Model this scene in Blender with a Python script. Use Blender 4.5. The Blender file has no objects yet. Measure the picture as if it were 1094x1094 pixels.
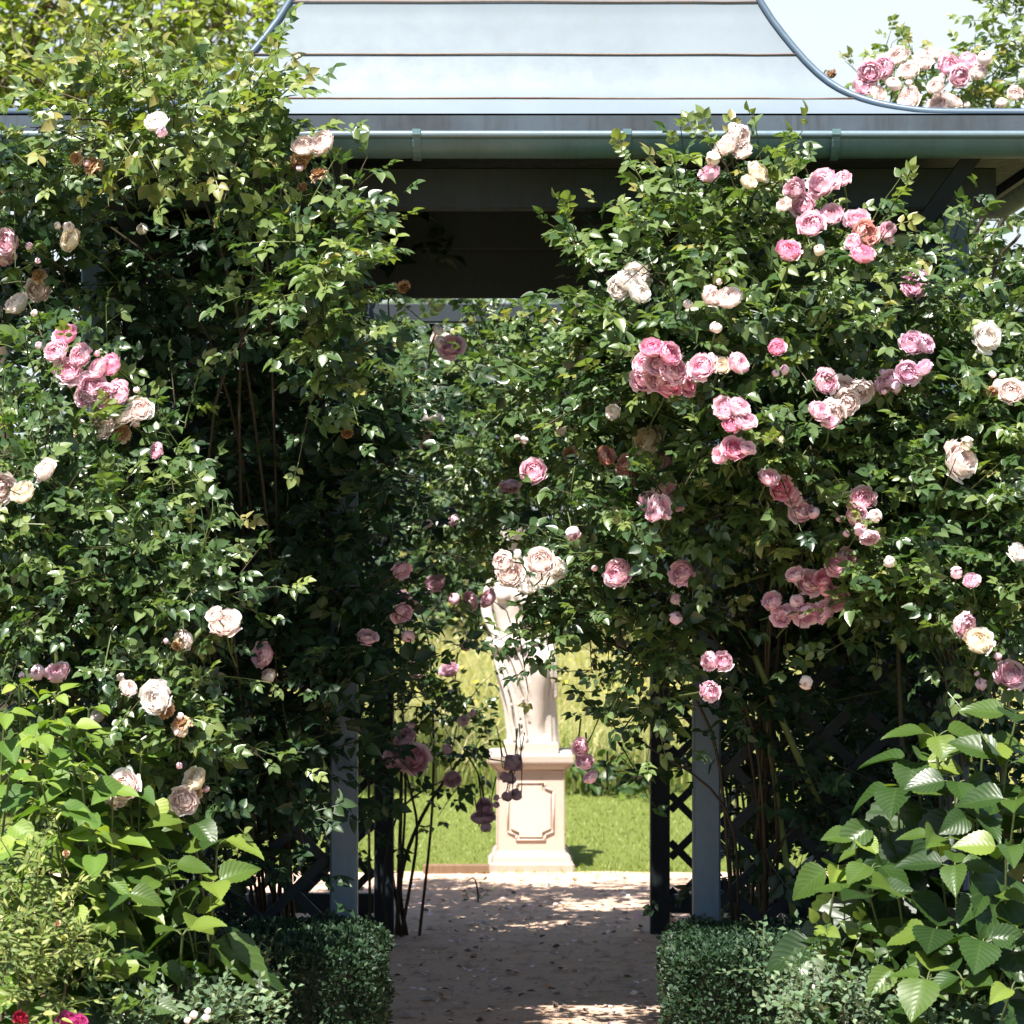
import bpy, math, random
import numpy as np
from mathutils import Vector, Matrix, Euler

random.seed(7)
RNG = np.random.default_rng(11)
scene = bpy.context.scene
COL = scene.collection
F, CX, HZ, EYE = 2960.0, 547.0, 560.0, 1.65      # focal (px of a 1094 px frame), principal column, horizon row, eye height
X0 = 0.04                                        # axis of the pavilion
R = math.radians

def P(px, py, D):
    return np.array([(px-CX)/F*D, D, EYE-(py-HZ)/F*D])

# ------------------------------------------------------------------ mesh builder
class MB:
    def __init__(s):
        s.v=[]; s.l=[]; s.n=[]; s.t=[]; s.uv=[]; s.mi=[]; s.nv=0
    def add(s, V, faces, tint=0.5, uv=None, mi=0):
        V=np.asarray(V,float).reshape(-1,3); k=len(V)
        sizes=np.array([len(f) for f in faces],np.int32)
        loops=np.concatenate([np.asarray(f,np.int32) for f in faces])
        s.raw(V, loops, sizes, np.full(k,tint) if np.isscalar(tint) else np.asarray(tint), uv, mi)
    def raw(s, V, loops, sizes, tint, uv=None, mi=0):
        s.v.append(V); s.l.append(loops+s.nv); s.n.append(sizes); s.t.append(tint)
        s.uv.append(np.zeros((len(V),2)) if uv is None else uv)
        s.mi.append(np.full(len(sizes),mi,np.int32)); s.nv+=len(V)
    def inst(s, T, Rm, pos, sc, tint, mi=0):
        """copies of template T=(V,loops,sizes,uv,tvar) ; Rm (k,3,3) columns = axes"""
        V,loops,sizes,uv,tv=T; k=len(pos)
        if k==0: return
        W=np.einsum('kij,nj->kni',Rm,V)*np.asarray(sc).reshape(-1,1,1)+np.asarray(pos)[:,None,:]
        n=len(V)
        L=(loops[None,:]+(np.arange(k)*n)[:,None]).ravel().astype(np.int32)
        tt=np.clip(np.asarray(tint)[:,None]+tv[None,:],0,1).ravel()
        s.raw(W.reshape(-1,3),L,np.tile(sizes,k),tt,np.tile(uv,(k,1)),mi)
    def box(s, a, b, tint=.5):
        (x0,y0,z0),(x1,y1,z1)=a,b
        V=[(x0,y0,z0),(x1,y0,z0),(x1,y1,z0),(x0,y1,z0),(x0,y0,z1),(x1,y0,z1),(x1,y1,z1),(x0,y1,z1)]
        s.add(V,[(3,2,1,0),(4,5,6,7),(0,1,5,4),(1,2,6,5),(2,3,7,6),(3,0,4,7)],tint)
    def bbox(s, a, b, c=.006, tint=.5):
        """box with chamfered long edges (octagonal rings along its longest axis)"""
        a=np.minimum(a,b)*1.0 if False else np.array(a,float); b=np.array(b,float)
        ax=int(np.argmax(np.abs(b-a))); u,w=[i for i in range(3) if i!=ax]
        ring=[(a[u]+c,a[w]),(b[u]-c,a[w]),(b[u],a[w]+c),(b[u],b[w]-c),(b[u]-c,b[w]),(a[u]+c,b[w]),(a[u],b[w]-c),(a[u],a[w]+c)]
        V=[]
        for e in (a[ax],b[ax]):
            for p in ring:
                q=[0,0,0]; q[ax]=e; q[u]=p[0]; q[w]=p[1]; V.append(q)
        fs=[(i,(i+1)%8,8+(i+1)%8,8+i) for i in range(8)]+[tuple(range(7,-1,-1)),tuple(range(8,16))]
        s.add(V,fs,tint)
    def bar(s, p0, p1, w, t, tn):
        """flat bar p0-p1, width w, thickness t along unit vector tn"""
        p0=np.array(p0,float);p1=np.array(p1,float);tn=np.array(tn,float)
        d=p1-p0; d/=np.linalg.norm(d); sd=np.cross(d,tn)
        V=[]
        for p in (p0,p1):
            for (i,j) in ((-1,-1),(1,-1),(1,1),(-1,1)):
                V.append(p+sd*w/2*i+tn*t/2*j)
        s.add(V,[(3,2,1,0),(4,5,6,7),(0,1,5,4),(1,2,6,5),(2,3,7,6),(3,0,4,7)])
    def tube(s, pts, r0, r1=None, sides=5, tint=.5, cap=True):
        pts=np.asarray(pts,float); n=len(pts); r1=r0 if r1 is None else r1
        tg=np.gradient(pts,axis=0); tg/=np.linalg.norm(tg,axis=1)[:,None]+1e-9
        ref=np.array([0.3,0.2,1.0]) if abs(tg[0][2])<.9 else np.array([1.0,.1,0])
        a=np.cross(tg,ref); a/=np.linalg.norm(a,axis=1)[:,None]+1e-9; b=np.cross(tg,a)
        th=np.arange(sides)*2*math.pi/sides
        rr=np.linspace(r0,r1,n)
        V=pts[:,None,:]+rr[:,None,None]*(np.cos(th)[None,:,None]*a[:,None,:]+np.sin(th)[None,:,None]*b[:,None,:])
        fs=[]
        for i in range(n-1):
            for j in range(sides):
                k=(j+1)%sides
                fs.append((i*sides+j,i*sides+k,(i+1)*sides+k,(i+1)*sides+j))
        if cap: fs+= [tuple(range(sides-1,-1,-1)),tuple(range((n-1)*sides,n*sides))]
        s.add(V.reshape(-1,3),fs,tint)
    def mesh(s, name, mats, smooth=True):
        me=bpy.data.meshes.new(name)
        V=np.concatenate(s.v); L=np.concatenate(s.l).astype(np.int32); N=np.concatenate(s.n)
        me.vertices.add(len(V)); me.vertices.foreach_set('co',V.astype(np.float32).ravel())
        me.loops.add(len(L)); me.loops.foreach_set('vertex_index',L)
        me.polygons.add(len(N)); st=np.zeros(len(N),np.int32); st[1:]=np.cumsum(N)[:-1]
        me.polygons.foreach_set('loop_start',st)
        me.polygons.foreach_set('use_smooth',np.full(len(N),smooth))
        if not isinstance(mats,(list,tuple)): mats=[mats]
        for m in mats: me.materials.append(m)
        me.polygons.foreach_set('material_index',np.concatenate(s.mi))
        me.update(calc_edges=True)
        at=me.attributes.new('tint','FLOAT','POINT'); at.data.foreach_set('value',np.concatenate(s.t).astype(np.float32))
        uvl=me.uv_layers.new(name='UVMap'); U=np.concatenate(s.uv)[L]
        uvl.data.foreach_set('uv',U.astype(np.float32).ravel())
        me.validate()
        return me
    def build(s, name, mats, parent=None, smooth=True, loc=None):
        o=bpy.data.objects.new(name, s.mesh(name,mats,smooth)); COL.objects.link(o)
        if loc is not None: o.location=loc
        if parent is not None:
            o.parent=parent
            o.matrix_parent_inverse=parent.matrix_basis.inverted()
        return o

def tag(o,label=None,cat=None,group=None,kind=None):
    if label: o['label']=label
    if cat: o['category']=cat
    if group: o['group']=group
    if kind: o['kind']=kind
    return o
def empty(name,loc,label,cat,group=None):
    o=bpy.data.objects.new(name,None); COL.objects.link(o); o.location=loc; o.empty_display_size=.1
    return tag(o,label,cat,group)

# ------------------------------------------------------------------ materials
class NT:
    def __init__(s,name):
        s.m=bpy.data.materials.new(name); s.m.use_nodes=True; s.nt=s.m.node_tree; s.nt.nodes.clear()
        s.out=s.n('ShaderNodeOutputMaterial')
    def n(s,t,**kw):
        x=s.nt.nodes.new(t)
        for k,v in kw.items():
            if k in x.inputs.keys() if hasattr(x.inputs,'keys') else False: x.inputs[k].default_value=v
            else: setattr(x,k,v)
        return x
    def l(s,a,b): s.nt.links.new(a,b)
    def ramp(s,fac,stops,interp='LINEAR'):
        r=s.n('ShaderNodeValToRGB'); e=r.color_ramp.elements; r.color_ramp.interpolation=interp
        while len(e)<len(stops): e.new(.5)
        for el,(p,c) in zip(e,stops): el.position=p; el.color=(*c,1)
        s.l(fac,r.inputs[0]); return r.outputs[0]
    def noise(s,scale,detail=4,rough=.6,vec=None,coord='Object'):
        t=s.n('ShaderNodeTexNoise'); t.inputs['Scale'].default_value=scale; t.inputs['Detail'].default_value=detail; t.inputs['Roughness'].default_value=rough
        if vec is None:
            g=s.n('ShaderNodeNewGeometry'); vec=g.outputs['Position']
        s.l(vec,t.inputs['Vector']); return t.outputs[0]
    def attr(s,name='tint'):
        a=s.n('ShaderNodeAttribute'); a.attribute_name=name; return a.outputs['Fac']
    def mix(s,fac,a,b,mode='MIX'):
        m=s.n('ShaderNodeMix',data_type='RGBA',blend_type=mode)
        for i,v in ((0,fac),(6,a),(7,b)):
            if hasattr(v,'is_linked'): s.l(v,m.inputs[i])
            else: m.inputs[i].default_value=v if i==0 else (*v,1)
        return m.outputs[2]
    def scaled(s,sx,sy,sz):
        g=s.n('ShaderNodeNewGeometry'); m=s.n('ShaderNodeMapping'); m.inputs['Scale'].default_value=(sx,sy,sz)
        s.l(g.outputs['Position'],m.inputs['Vector']); return m.outputs[0]
    def bump(s,h,strength=.4,dist=.01):
        b=s.n('ShaderNodeBump'); b.inputs['Strength'].default_value=strength; b.inputs['Distance'].default_value=dist
        s.l(h,b.inputs['Height']); return b.outputs[0]
    def pbr(s,col,rough=.6,spec=.5,metal=0,normal=None):
        p=s.n('ShaderNodeBsdfPrincipled')
        if hasattr(col,'is_linked'): s.l(col,p.inputs['Base Color'])
        else: p.inputs['Base Color'].default_value=(*col,1)
        if hasattr(rough,'is_linked'): s.l(rough,p.inputs['Roughness'])
        else: p.inputs['Roughness'].default_value=rough
        p.inputs['Specular IOR Level'].default_value=spec; p.inputs['Metallic'].default_value=metal
        if normal is not None: s.l(normal,p.inputs['Normal'])
        return p.outputs[0]
    def done(s,sh): s.l(sh,s.out.inputs['Surface']); return s.m

def leaf_mat(name,stops,rough=.38,trans=.28,spec=.5,veins=False,tboost=(1.5,1.7,.55)):
    k=NT(name)
    c=k.ramp(k.attr(),stops)
    nz=k.noise(9,3); c=k.mix(.35,c,k.mix(nz,(.25,.25,.25),(.75,.75,.75)),'OVERLAY')
    nrm=None
    if veins:
        uv=k.n('ShaderNodeUVMap'); sp=k.n('ShaderNodeSeparateXYZ'); k.l(uv.outputs[0],sp.inputs[0])
        ab=k.n('ShaderNodeMath',operation='ABSOLUTE'); k.l(sp.outputs[0],ab.inputs[0])
        # lateral veins: sin((v - .55|u|) * n)
        m1=k.n('ShaderNodeMath',operation='MULTIPLY_ADD'); k.l(ab.outputs[0],m1.inputs[0]); m1.inputs[1].default_value=-.30; k.l(sp.outputs[1],m1.inputs[2])
        m2=k.n('ShaderNodeMath',operation='MULTIPLY'); k.l(m1.outputs[0],m2.inputs[0]); m2.inputs[1].default_value=52
        m3=k.n('ShaderNodeMath',operation='SINE'); k.l(m2.outputs[0],m3.inputs[0])
        vein=k.ramp(m3.outputs[0],[(.72,(0,0,0)),(1,(1,1,1))])
        mid=k.ramp(ab.outputs[0],[(0,(1,1,1)),(.09,(0,0,0))])
        vv=k.mix(1.0,vein,mid,'ADD')
        c=k.mix(.05,c,k.mix(vv,c,(.30,.42,.12)))
        nrm=k.bump(m3.outputs[0],.12,.002)
    a=k.pbr(c,rough,spec,0,nrm)
    t=k.n('ShaderNodeBsdfTranslucent'); tc=k.mix(1.0,c,tboost,'MULTIPLY'); k.l(tc,t.inputs[0])
    mx=k.n('ShaderNodeMixShader'); mx.inputs[0].default_value=trans
    k.l(a,mx.inputs[1]); k.l(t.outputs[0],mx.inputs[2])
    return k.done(mx.outputs[0])

M={}
M['rose_leaf']=leaf_mat('rose_leaf',[(0,(.020,.044,.022)),(.40,(.050,.096,.034)),(.70,(.130,.185,.060)),(.97,(.23,.27,.085)),(1,(.26,.235,.08))],.33,.32,.62)
M['shaded_leaf']=leaf_mat('shaded_leaf_copy',[(0,(.010,.026,.013)),(.6,(.022,.050,.019)),(1,(.05,.085,.030))],.45,.2,.3)  # darker leaf copy for inner leaves; recess shade put into the colour
M['lime_leaf']=leaf_mat('lime_leaf',[(0,(.045,.10,.020)),(.5,(.115,.195,.032)),(1,(.25,.31,.055))],.48,.32,.3,veins=True)
M['hyd_leaf']=leaf_mat('broad_leaf',[(0,(.010,.027,.007)),(.5,(.025,.056,.011)),(.85,(.066,.110,.017)),(1,(.13,.18,.030))],.38,.22,.4,veins=True)
M['box_leaf']=leaf_mat('box_leaf',[(0,(.012,.030,.015)),(.6,(.026,.055,.026)),(1,(.058,.095,.044))],.5,.15,.25)
M['silver_leaf']=leaf_mat('silver_leaf',[(0,(.042,.080,.042)),(.6,(.095,.150,.082)),(1,(.19,.24,.14))],.55,.18,.2)
M['feather_leaf']=leaf_mat('feather_leaf',[(0,(.06,.105,.030)),(.6,(.15,.20,.052)),(1,(.29,.31,.095))],.5,.32,.35)
M['tree_leaf']=leaf_mat('tree_leaf',[(0,(.08,.135,.030)),(.5,(.22,.275,.055)),(1,(.40,.40,.10))],.42,.48)
M['far_leaf']=leaf_mat('far_leaf',[(0,(.020,.050,.020)),(.6,(.05,.10,.026)),(1,(.12,.17,.04))],.6,.25)
M['grass']=leaf_mat('grass_blade',[(0,(.12,.175,.032)),(.6,(.215,.265,.055)),(1,(.34,.36,.10))],.55,.35,tboost=(1.35,1.4,.65))
M['meadow']=leaf_mat('meadow_blade',[(0,(.10,.16,.025)),(.35,(.24,.27,.08)),(.7,(.48,.44,.21)),(1,(.62,.54,.32))],.6,.4,tboost=(1.3,1.3,.7))

def stem_mat(name,stops):
    k=NT(name); c=k.ramp(k.attr(),stops); n=k.noise(60,3)
    return k.done(k.pbr(k.mix(.4,c,k.mix(n,(.2,.2,.2),(.8,.8,.8)),'OVERLAY'),.6,.3,0,k.bump(n,.4,.003)))
M['stem']=stem_mat('rose_stem',[(0,(.020,.015,.010)),(.5,(.050,.042,.020)),(1,(.09,.13,.04))])
M['bark']=stem_mat('bark',[(0,(.05,.038,.028)),(1,(.16,.125,.09))])

def petal_mat(name,deep,mid,pale):
    k=NT(name); c=k.ramp(k.attr(),[(0,deep),(.5,mid),(1,pale)])
    n=k.noise(70,2); c=k.mix(.18,c,k.mix(n,(.25,.2,.2),(.8,.8,.8)),'OVERLAY')
    a=k.pbr(c,.65,.2); t=k.n('ShaderNodeBsdfTranslucent'); k.l(c,t.inputs[0])
    mx=k.n('ShaderNodeMixShader'); mx.inputs[0].default_value=.27; k.l(a,mx.inputs[1]); k.l(t.outputs[0],mx.inputs[2])
    return k.done(mx.outputs[0])
PET={
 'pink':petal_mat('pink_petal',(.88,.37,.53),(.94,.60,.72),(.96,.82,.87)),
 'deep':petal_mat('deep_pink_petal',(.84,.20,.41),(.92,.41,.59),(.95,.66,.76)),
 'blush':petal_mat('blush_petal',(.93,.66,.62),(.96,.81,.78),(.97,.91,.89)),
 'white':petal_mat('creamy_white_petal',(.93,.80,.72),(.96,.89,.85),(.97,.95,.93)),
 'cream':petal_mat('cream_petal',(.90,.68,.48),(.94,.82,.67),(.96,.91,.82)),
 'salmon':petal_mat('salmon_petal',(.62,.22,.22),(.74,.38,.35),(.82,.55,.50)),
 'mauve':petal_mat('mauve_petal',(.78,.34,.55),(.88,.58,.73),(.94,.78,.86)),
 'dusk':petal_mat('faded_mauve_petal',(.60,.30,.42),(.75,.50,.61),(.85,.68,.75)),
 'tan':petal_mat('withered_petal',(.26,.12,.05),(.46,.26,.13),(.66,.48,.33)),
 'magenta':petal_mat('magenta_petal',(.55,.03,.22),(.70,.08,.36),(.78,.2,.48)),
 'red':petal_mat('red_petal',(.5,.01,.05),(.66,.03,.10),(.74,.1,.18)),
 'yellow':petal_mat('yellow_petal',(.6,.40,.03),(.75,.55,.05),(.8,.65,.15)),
}
def painted(name,base,grime,rough=.45,amt=.5,spec=.5):
    k=NT(name)
    a=k.noise(3.0,6,.65,k.scaled(1,1,.35)); b=k.noise(28,5,.7)
    c=k.mix(k.ramp(a,[(.42,(0,0,0)),(.72,(amt,)*3)]),base,grime)
    c=k.mix(k.ramp(b,[(.60,(0,0,0)),(.78,(amt*.8,)*3)]),c,grime)
    s3=k.noise(9,5,.7,k.scaled(3.2,1,.22)); c=k.mix(k.ramp(s3,[(.50,(0,0,0)),(.70,(amt*.85,)*3)]),c,grime)
    rg=k.ramp(b,[(.3,(rough-.08,)*3),(.8,(rough+.2,)*3)])
    return k.done(k.pbr(c,rg,spec,0,k.bump(b,.12,.002)))
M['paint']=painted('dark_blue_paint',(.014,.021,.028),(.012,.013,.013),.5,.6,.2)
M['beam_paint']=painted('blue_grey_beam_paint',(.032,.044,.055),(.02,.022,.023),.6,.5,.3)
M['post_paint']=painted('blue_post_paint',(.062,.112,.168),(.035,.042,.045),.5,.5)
M['gutter']=painted('gutter_paint',(.085,.160,.180),(.050,.075,.066),.42,.5)
M['fascia']=painted('fascia_zinc',(.055,.075,.100),(.022,.024,.026),.5,.9)
M['lip']=painted('gutter_lip',(.12,.175,.21),(.08,.10,.11),.3,.3)
M['trim']=painted('hip_trim',(.065,.105,.155),(.05,.065,.08),.4,.4)
def roof_mat():
    k=NT('pale_blue_roof_sheet')
    a=k.noise(2.2,6,.6,k.scaled(1.3,1,.25)); b=k.noise(14,5,.7)
    c=k.mix(k.ramp(a,[(.35,(0,0,0)),(.75,(.6,.6,.6))]),(.150,.185,.218),(.112,.145,.178))
    c=k.mix(k.ramp(b,[(.58,(0,0,0)),(.8,(.35,)*3)]),c,(.17,.17,.165))
    # rust creeping from the sheet joints: tint carries closeness to a joint
    n=k.noise(24,5,.7,k.scaled(.35,1,1.5)); m=k.n('ShaderNodeMath',operation='MULTIPLY'); k.l(n,m.inputs[0]); k.l(k.attr(),m.inputs[1])
    c=k.mix(k.ramp(m.outputs[0],[(.42,(0,0,0)),(.62,(.75,)*3)]),c,(.19,.115,.07))
    return k.done(k.pbr(c,k.ramp(b,[(.3,(.5,)*3),(.8,(.65,)*3)]),.3,0,k.bump(a,.08,.01)))
M['roof']=roof_mat()
M['rust']=painted('rusty_joint',(.19,.125,.095),(.08,.055,.045),.7,.7,.2)
def stone(name,base,dark,lich,bscale=40):
    k=NT(name); a=k.noise(4,6,.65); b=k.noise(bscale,5,.7); st=k.noise(6,5,.7,k.scaled(3,3,.5))
    c=k.mix(k.ramp(a,[(.35,(0,0,0)),(.7,(.55,)*3)]),base,dark)
    c=k.mix(k.ramp(st,[(.52,(0,0,0)),(.72,(.5,)*3)]),c,lich)
    c=k.mix(k.ramp(b,[(.6,(0,0,0)),(.75,(.35,)*3)]),c,dark)
    geo=k.n('ShaderNodeNewGeometry')
    dirt=k.ramp(geo.outputs['Pointiness'],[(.40,(.4,)*3),(.48,(0,0,0))])
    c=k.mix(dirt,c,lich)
    return k.done(k.pbr(c,.85,.25,0,k.bump(b,.35,.004)))
M['statue']=stone('weathered_white_stone',(.55,.495,.445),(.46,.405,.36),(.36,.29,.225))
M['pedestal']=stone('pinkish_stone',(.54,.45,.39),(.47,.38,.32),(.37,.28,.215))
M['pedestal_pale']=stone('pale_cap_stone',(.48,.415,.37),(.40,.335,.29),(.30,.235,.175))
def path_mat():
    k=NT('gravelly_earth'); a=k.noise(1.6,6,.6); b=k.noise(45,6,.75); c3=k.noise(9,5,.65)
    c=k.mix(a,(.50,.315,.215),(.64,.45,.335)); c=k.mix(k.ramp(b,[(.4,(0,0,0)),(.7,(.6,)*3)]),c,(.68,.52,.41))
    c=k.mix(k.ramp(c3,[(.52,(0,0,0)),(.68,(.55,)*3)]),c,(.26,.155,.10))
    return k.done(k.pbr(c,.95,.15,0,k.bump(b,.8,.012)))
M['path']=path_mat()
def soil():
    k=NT('soil'); b=k.noise(25,6,.7); c=k.mix(b,(.05,.035,.025),(.13,.09,.06))
    return k.done(k.pbr(c,.95,.1,0,k.bump(b,.9,.03)))
M['soil']=soil()
def turf(name,a_,b_):
    k=NT(name); a=k.noise(2,5); b=k.noise(60,5,.7); c=k.mix(a,a_,b_); c=k.mix(k.ramp(b,[(.4,(0,0,0)),(.7,(.5,)*3)]),c,(.16,.15,.06))
    return k.done(k.pbr(c,.9,.1,0,k.bump(b,1,.02)))
M['lawn']=turf('lawn_turf',(.12,.165,.035),(.17,.21,.045))
M['field']=turf('field_turf',(.22,.24,.05),(.36,.32,.10))
M['wood']=painted('weathered_board',(.20,.125,.075),(.08,.055,.04),.8,.6,.2)
M['pebble']=painted('pebble',(.42,.36,.31),(.28,.2,.16),.8,.6,.2)

# ------------------------------------------------------------------ templates
def leaf_template(rows=4,cols=2,wid=.55,fold=.22,curl=.18,serr=0.0,tipp=1.35,basep=.75):
    """a leaf 1 long along +Y, normal +Z; uv=(u -1..1, v)"""
    V=[];UV=[]
    vs=np.linspace(0,1,rows+1)
    for i,v in enumerate(vs):
        w=wid/2*(math.sin(math.pi*min(1,v**basep))**.85 if 0<v<1 else 0)*(1-.25*v**tipp)*1.12
        for j in range(-cols,cols+1):
            u=j/cols
            ww=w*(1+(serr if (i%2 and abs(j)==cols) else 0))
            x=u*ww; z=abs(u)*w*fold*2-curl*v*v+ .015*math.sin(9*v)*abs(u)
            y=v+(serr*.10 if (i%2 and abs(j)==cols) else 0)
            V.append((x,y,z)); UV.append((u,v))
    n=2*cols+1; L=[];S=[]
    for i in range(rows):
        for j in range(n-1):
            a=i*n+j
            if i==0: f=(a,a+n+1,a+n)      # pinched base
            elif i==rows-1: f=(a,a+1,a+n)
            else: f=(a,a+1,a+n+1,a+n)
            L+=f; S.append(len(f))
    V=np.array(V)
    return V,np.array(L,np.int32),np.array(S,np.int32),np.array(UV),np.zeros(len(V))
def merge(ts):
    V=[];L=[];S=[];U=[];T=[];k=0
    for t in ts:
        V.append(t[0]);L.append(t[1]+k);S.append(t[2]);U.append(t[3]);T.append(t[4]);k+=len(t[0])
    return tuple(np.concatenate(q) for q in (V,L,S,U,T))
def xf(t,rot=(0,0,0),loc=(0,0,0),sc=1,dt=0):
    m=np.array(Euler(rot).to_matrix())
    return ((t[0]*sc)@m.T+np.array(loc),t[1],t[2],t[3],t[4]+dt)
def compound(n=5,seed=0,lo=False):
    """pinnate rose leaf, 1 unit = the whole leaf's length"""
    r=random.Random(seed); ts=[]
    base=[leaf_template(3 if lo else 5,1,r.uniform(.58,.74),r.uniform(.12,.3),r.uniform(.05,.3),.0 if lo else .05) for _ in range(3)]
    j=lambda a:r.uniform(-a,a)
    ts.append(xf(base[0],(j(.3),j(.3),j(.2)),(0,.58,0),.46,j(.08)))
    pairs=(n-1)//2
    for p in range(pairs):
        y=.50-.26*p; s=.40-.06*p
        for sg in (1,-1):
            ts.append(xf(base[(p+1)%3],(j(.35),j(.35)+sg*.15,-sg*(1.05+j(.25))),(sg*.015,y+j(.03),0),s*r.uniform(.85,1.1),j(.08)))
    w=.012
    Vr=np.array([(-w,0,0),(w,0,0),(w*.6,.62,-.01),(-w*.6,.62,-.01)])
    ts.append((Vr,np.array([0,1,2,3],np.int32),np.array([4],np.int32),np.zeros((4,2)),np.full(4,.1)))
    return merge(ts)
ROSE=[compound(5,1),compound(5,2),compound(7,3),compound(3,4),compound(5,5)]
ROSE_LO=[compound(5,11,True),compound(5,12,True),compound(7,13,True)]
OVATE=[leaf_template(6,2,.62,.16,.22,.05),leaf_template(6,2,.55,.22,.12,.05),leaf_template(6,2,.66,.10,.32,.05)]
BROAD=[leaf_template(18,3,.70,.14,.22,.085,1.2,.70),leaf_template(18,3,.64,.20,.30,.085,1.2,.72),leaf_template(18,3,.74,.10,.12,.085,1.2,.68)]
SMALL=[leaf_template(2,1,.62,.2,.15)]
TINY=[leaf_template(2,1,.75,.1,.1)]
NARROW=[leaf_template(4,1,.28,.2,.2),leaf_template(4,1,.34,.1,.35)]

def nrm(a): return a/(np.linalg.norm(a,axis=-1,keepdims=True)+1e-9)
def frames(d,n):
    """rotation matrices with columns side, axis=d, normal~n"""
    d=nrm(d); s=nrm(np.cross(d,n)); z=np.cross(s,d)
    return np.stack([s,d,z],axis=-1)

# ------------------------------------------------------------------ foliage
def clump_world(c):
    px,py,rx,ry,D,rd=c[:6]
    return P(px,py,D),np.array([rx*D/F,rd,ry*D/F])
def surf_depth(clumps,px,py):
    best=None
    for c in clumps:
        q=((px-c[0])/c[2])**2+((py-c[1])/c[3])**2
        if q<1.35:
            d=c[4]-c[5]*math.sqrt(max(0,1-min(q,1)))
            best=d if best is None else min(best,d)
    if best is None:
        c=min(clumps,key=lambda c:((px-c[0])/c[2])**2+((py-c[1])/c[3])**2); best=c[4]
    return best
def in_ball(rng,n):
    v=rng.normal(size=(n,3)); v/=np.linalg.norm(v,axis=1)[:,None]
    return v*rng.random(n)[:,None]**(1/3)

def foliage(leaf,stem,clumps,dens,templ,size,rng,blooms=(),step=.045,length=(.10,.27),tint=(.40,.17),upb=.35,out=.55,stem_r=.0022,tipt=.30,leafy=1.0):
    """leafy shoots growing out of every clump; dens = shoots per m2 of the clump's face"""
    PS=[];DS=[];NS=[];SS=[];TS=[]
    for c in clumps:
        C,rad=clump_world(c); k=c[6] if len(c)>6 else 1.0; tv=c[7] if len(c)>7 else 0.0
        n=max(3,int(dens*k*math.pi*rad[0]*rad[2]))
        b=in_ball(rng,n); st=C+b*rad*.88
        g=nrm(b/rad+1e-6)
        d=nrm(g*.8+np.array([0,-out,upb])+rng.normal(size=(n,3))*.55)
        ln=rng.uniform(*length,size=n)
        for i in range(n):
            m=max(3,int(ln[i]/step))
            s=np.linspace(0,1,m+1)[:,None]
            droop=np.array([0,0,-.30*ln[i]*rng.random()])
            pts=st[i]+d[i]*ln[i]*s+droop*s*s
            if stem is not None: stem.tube(pts[::2] if m>4 else pts,stem_r*1.4,stem_r*.6,3,rng.uniform(.3,1),False)
            tg=nrm(d[i]+2*droop*s)
            for j in range(0,m+1):
                if rng.random()>leafy: continue
                sgn=1 if j%2 else -1
                sd=nrm(np.cross(tg[j],np.array([.1,-.3,1.0])))
                PS.append(pts[j]); DS.append(tg[j]*(.45 if j<m else 1.0)+sd*sgn*(.85 if j<m else .1)+rng.normal(size=3)*.3+np.array([0,0,-.10]))
                NS.append(np.array([-.15,-.45,.85])+rng.normal(size=3)*.45)
                SS.append(size*rng.uniform(.7,1.15)*(1-.30*j/m)); TS.append(rng.normal(tint[0]+tv,tint[1])+tipt*(j/m)**2*rng.random())
    PS=np.array(PS);DS=np.array(DS);NS=np.array(NS);SS=np.array(SS);TS=np.clip(np.array(TS),0,1)
    keep=np.ones(len(PS),bool)
    ctr=PS+nrm(DS)*SS[:,None]*.5
    for (bp,br) in blooms:            # leaves give way to a bloom they would grow through
        v=ctr-bp; to=-bp+np.array([0,0,EYE]); to/=np.linalg.norm(to)
        al=v@to; pr=np.linalg.norm(v-al[:,None]*to,axis=1)
        keep&=~((pr<br*1.25+SS*.28)&(al>-br*.6)&(al<.45))
    PS,DS,NS,SS,TS=(a[keep] for a in (PS,DS,NS,SS,TS))
    Rm=frames(DS,NS); idx=rng.integers(0,len(templ),len(PS))
    for t in range(len(templ)):
        q=idx==t; leaf.inst(templ[t],Rm[q],PS[q],SS[q],TS[q])
    return len(PS)

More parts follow.
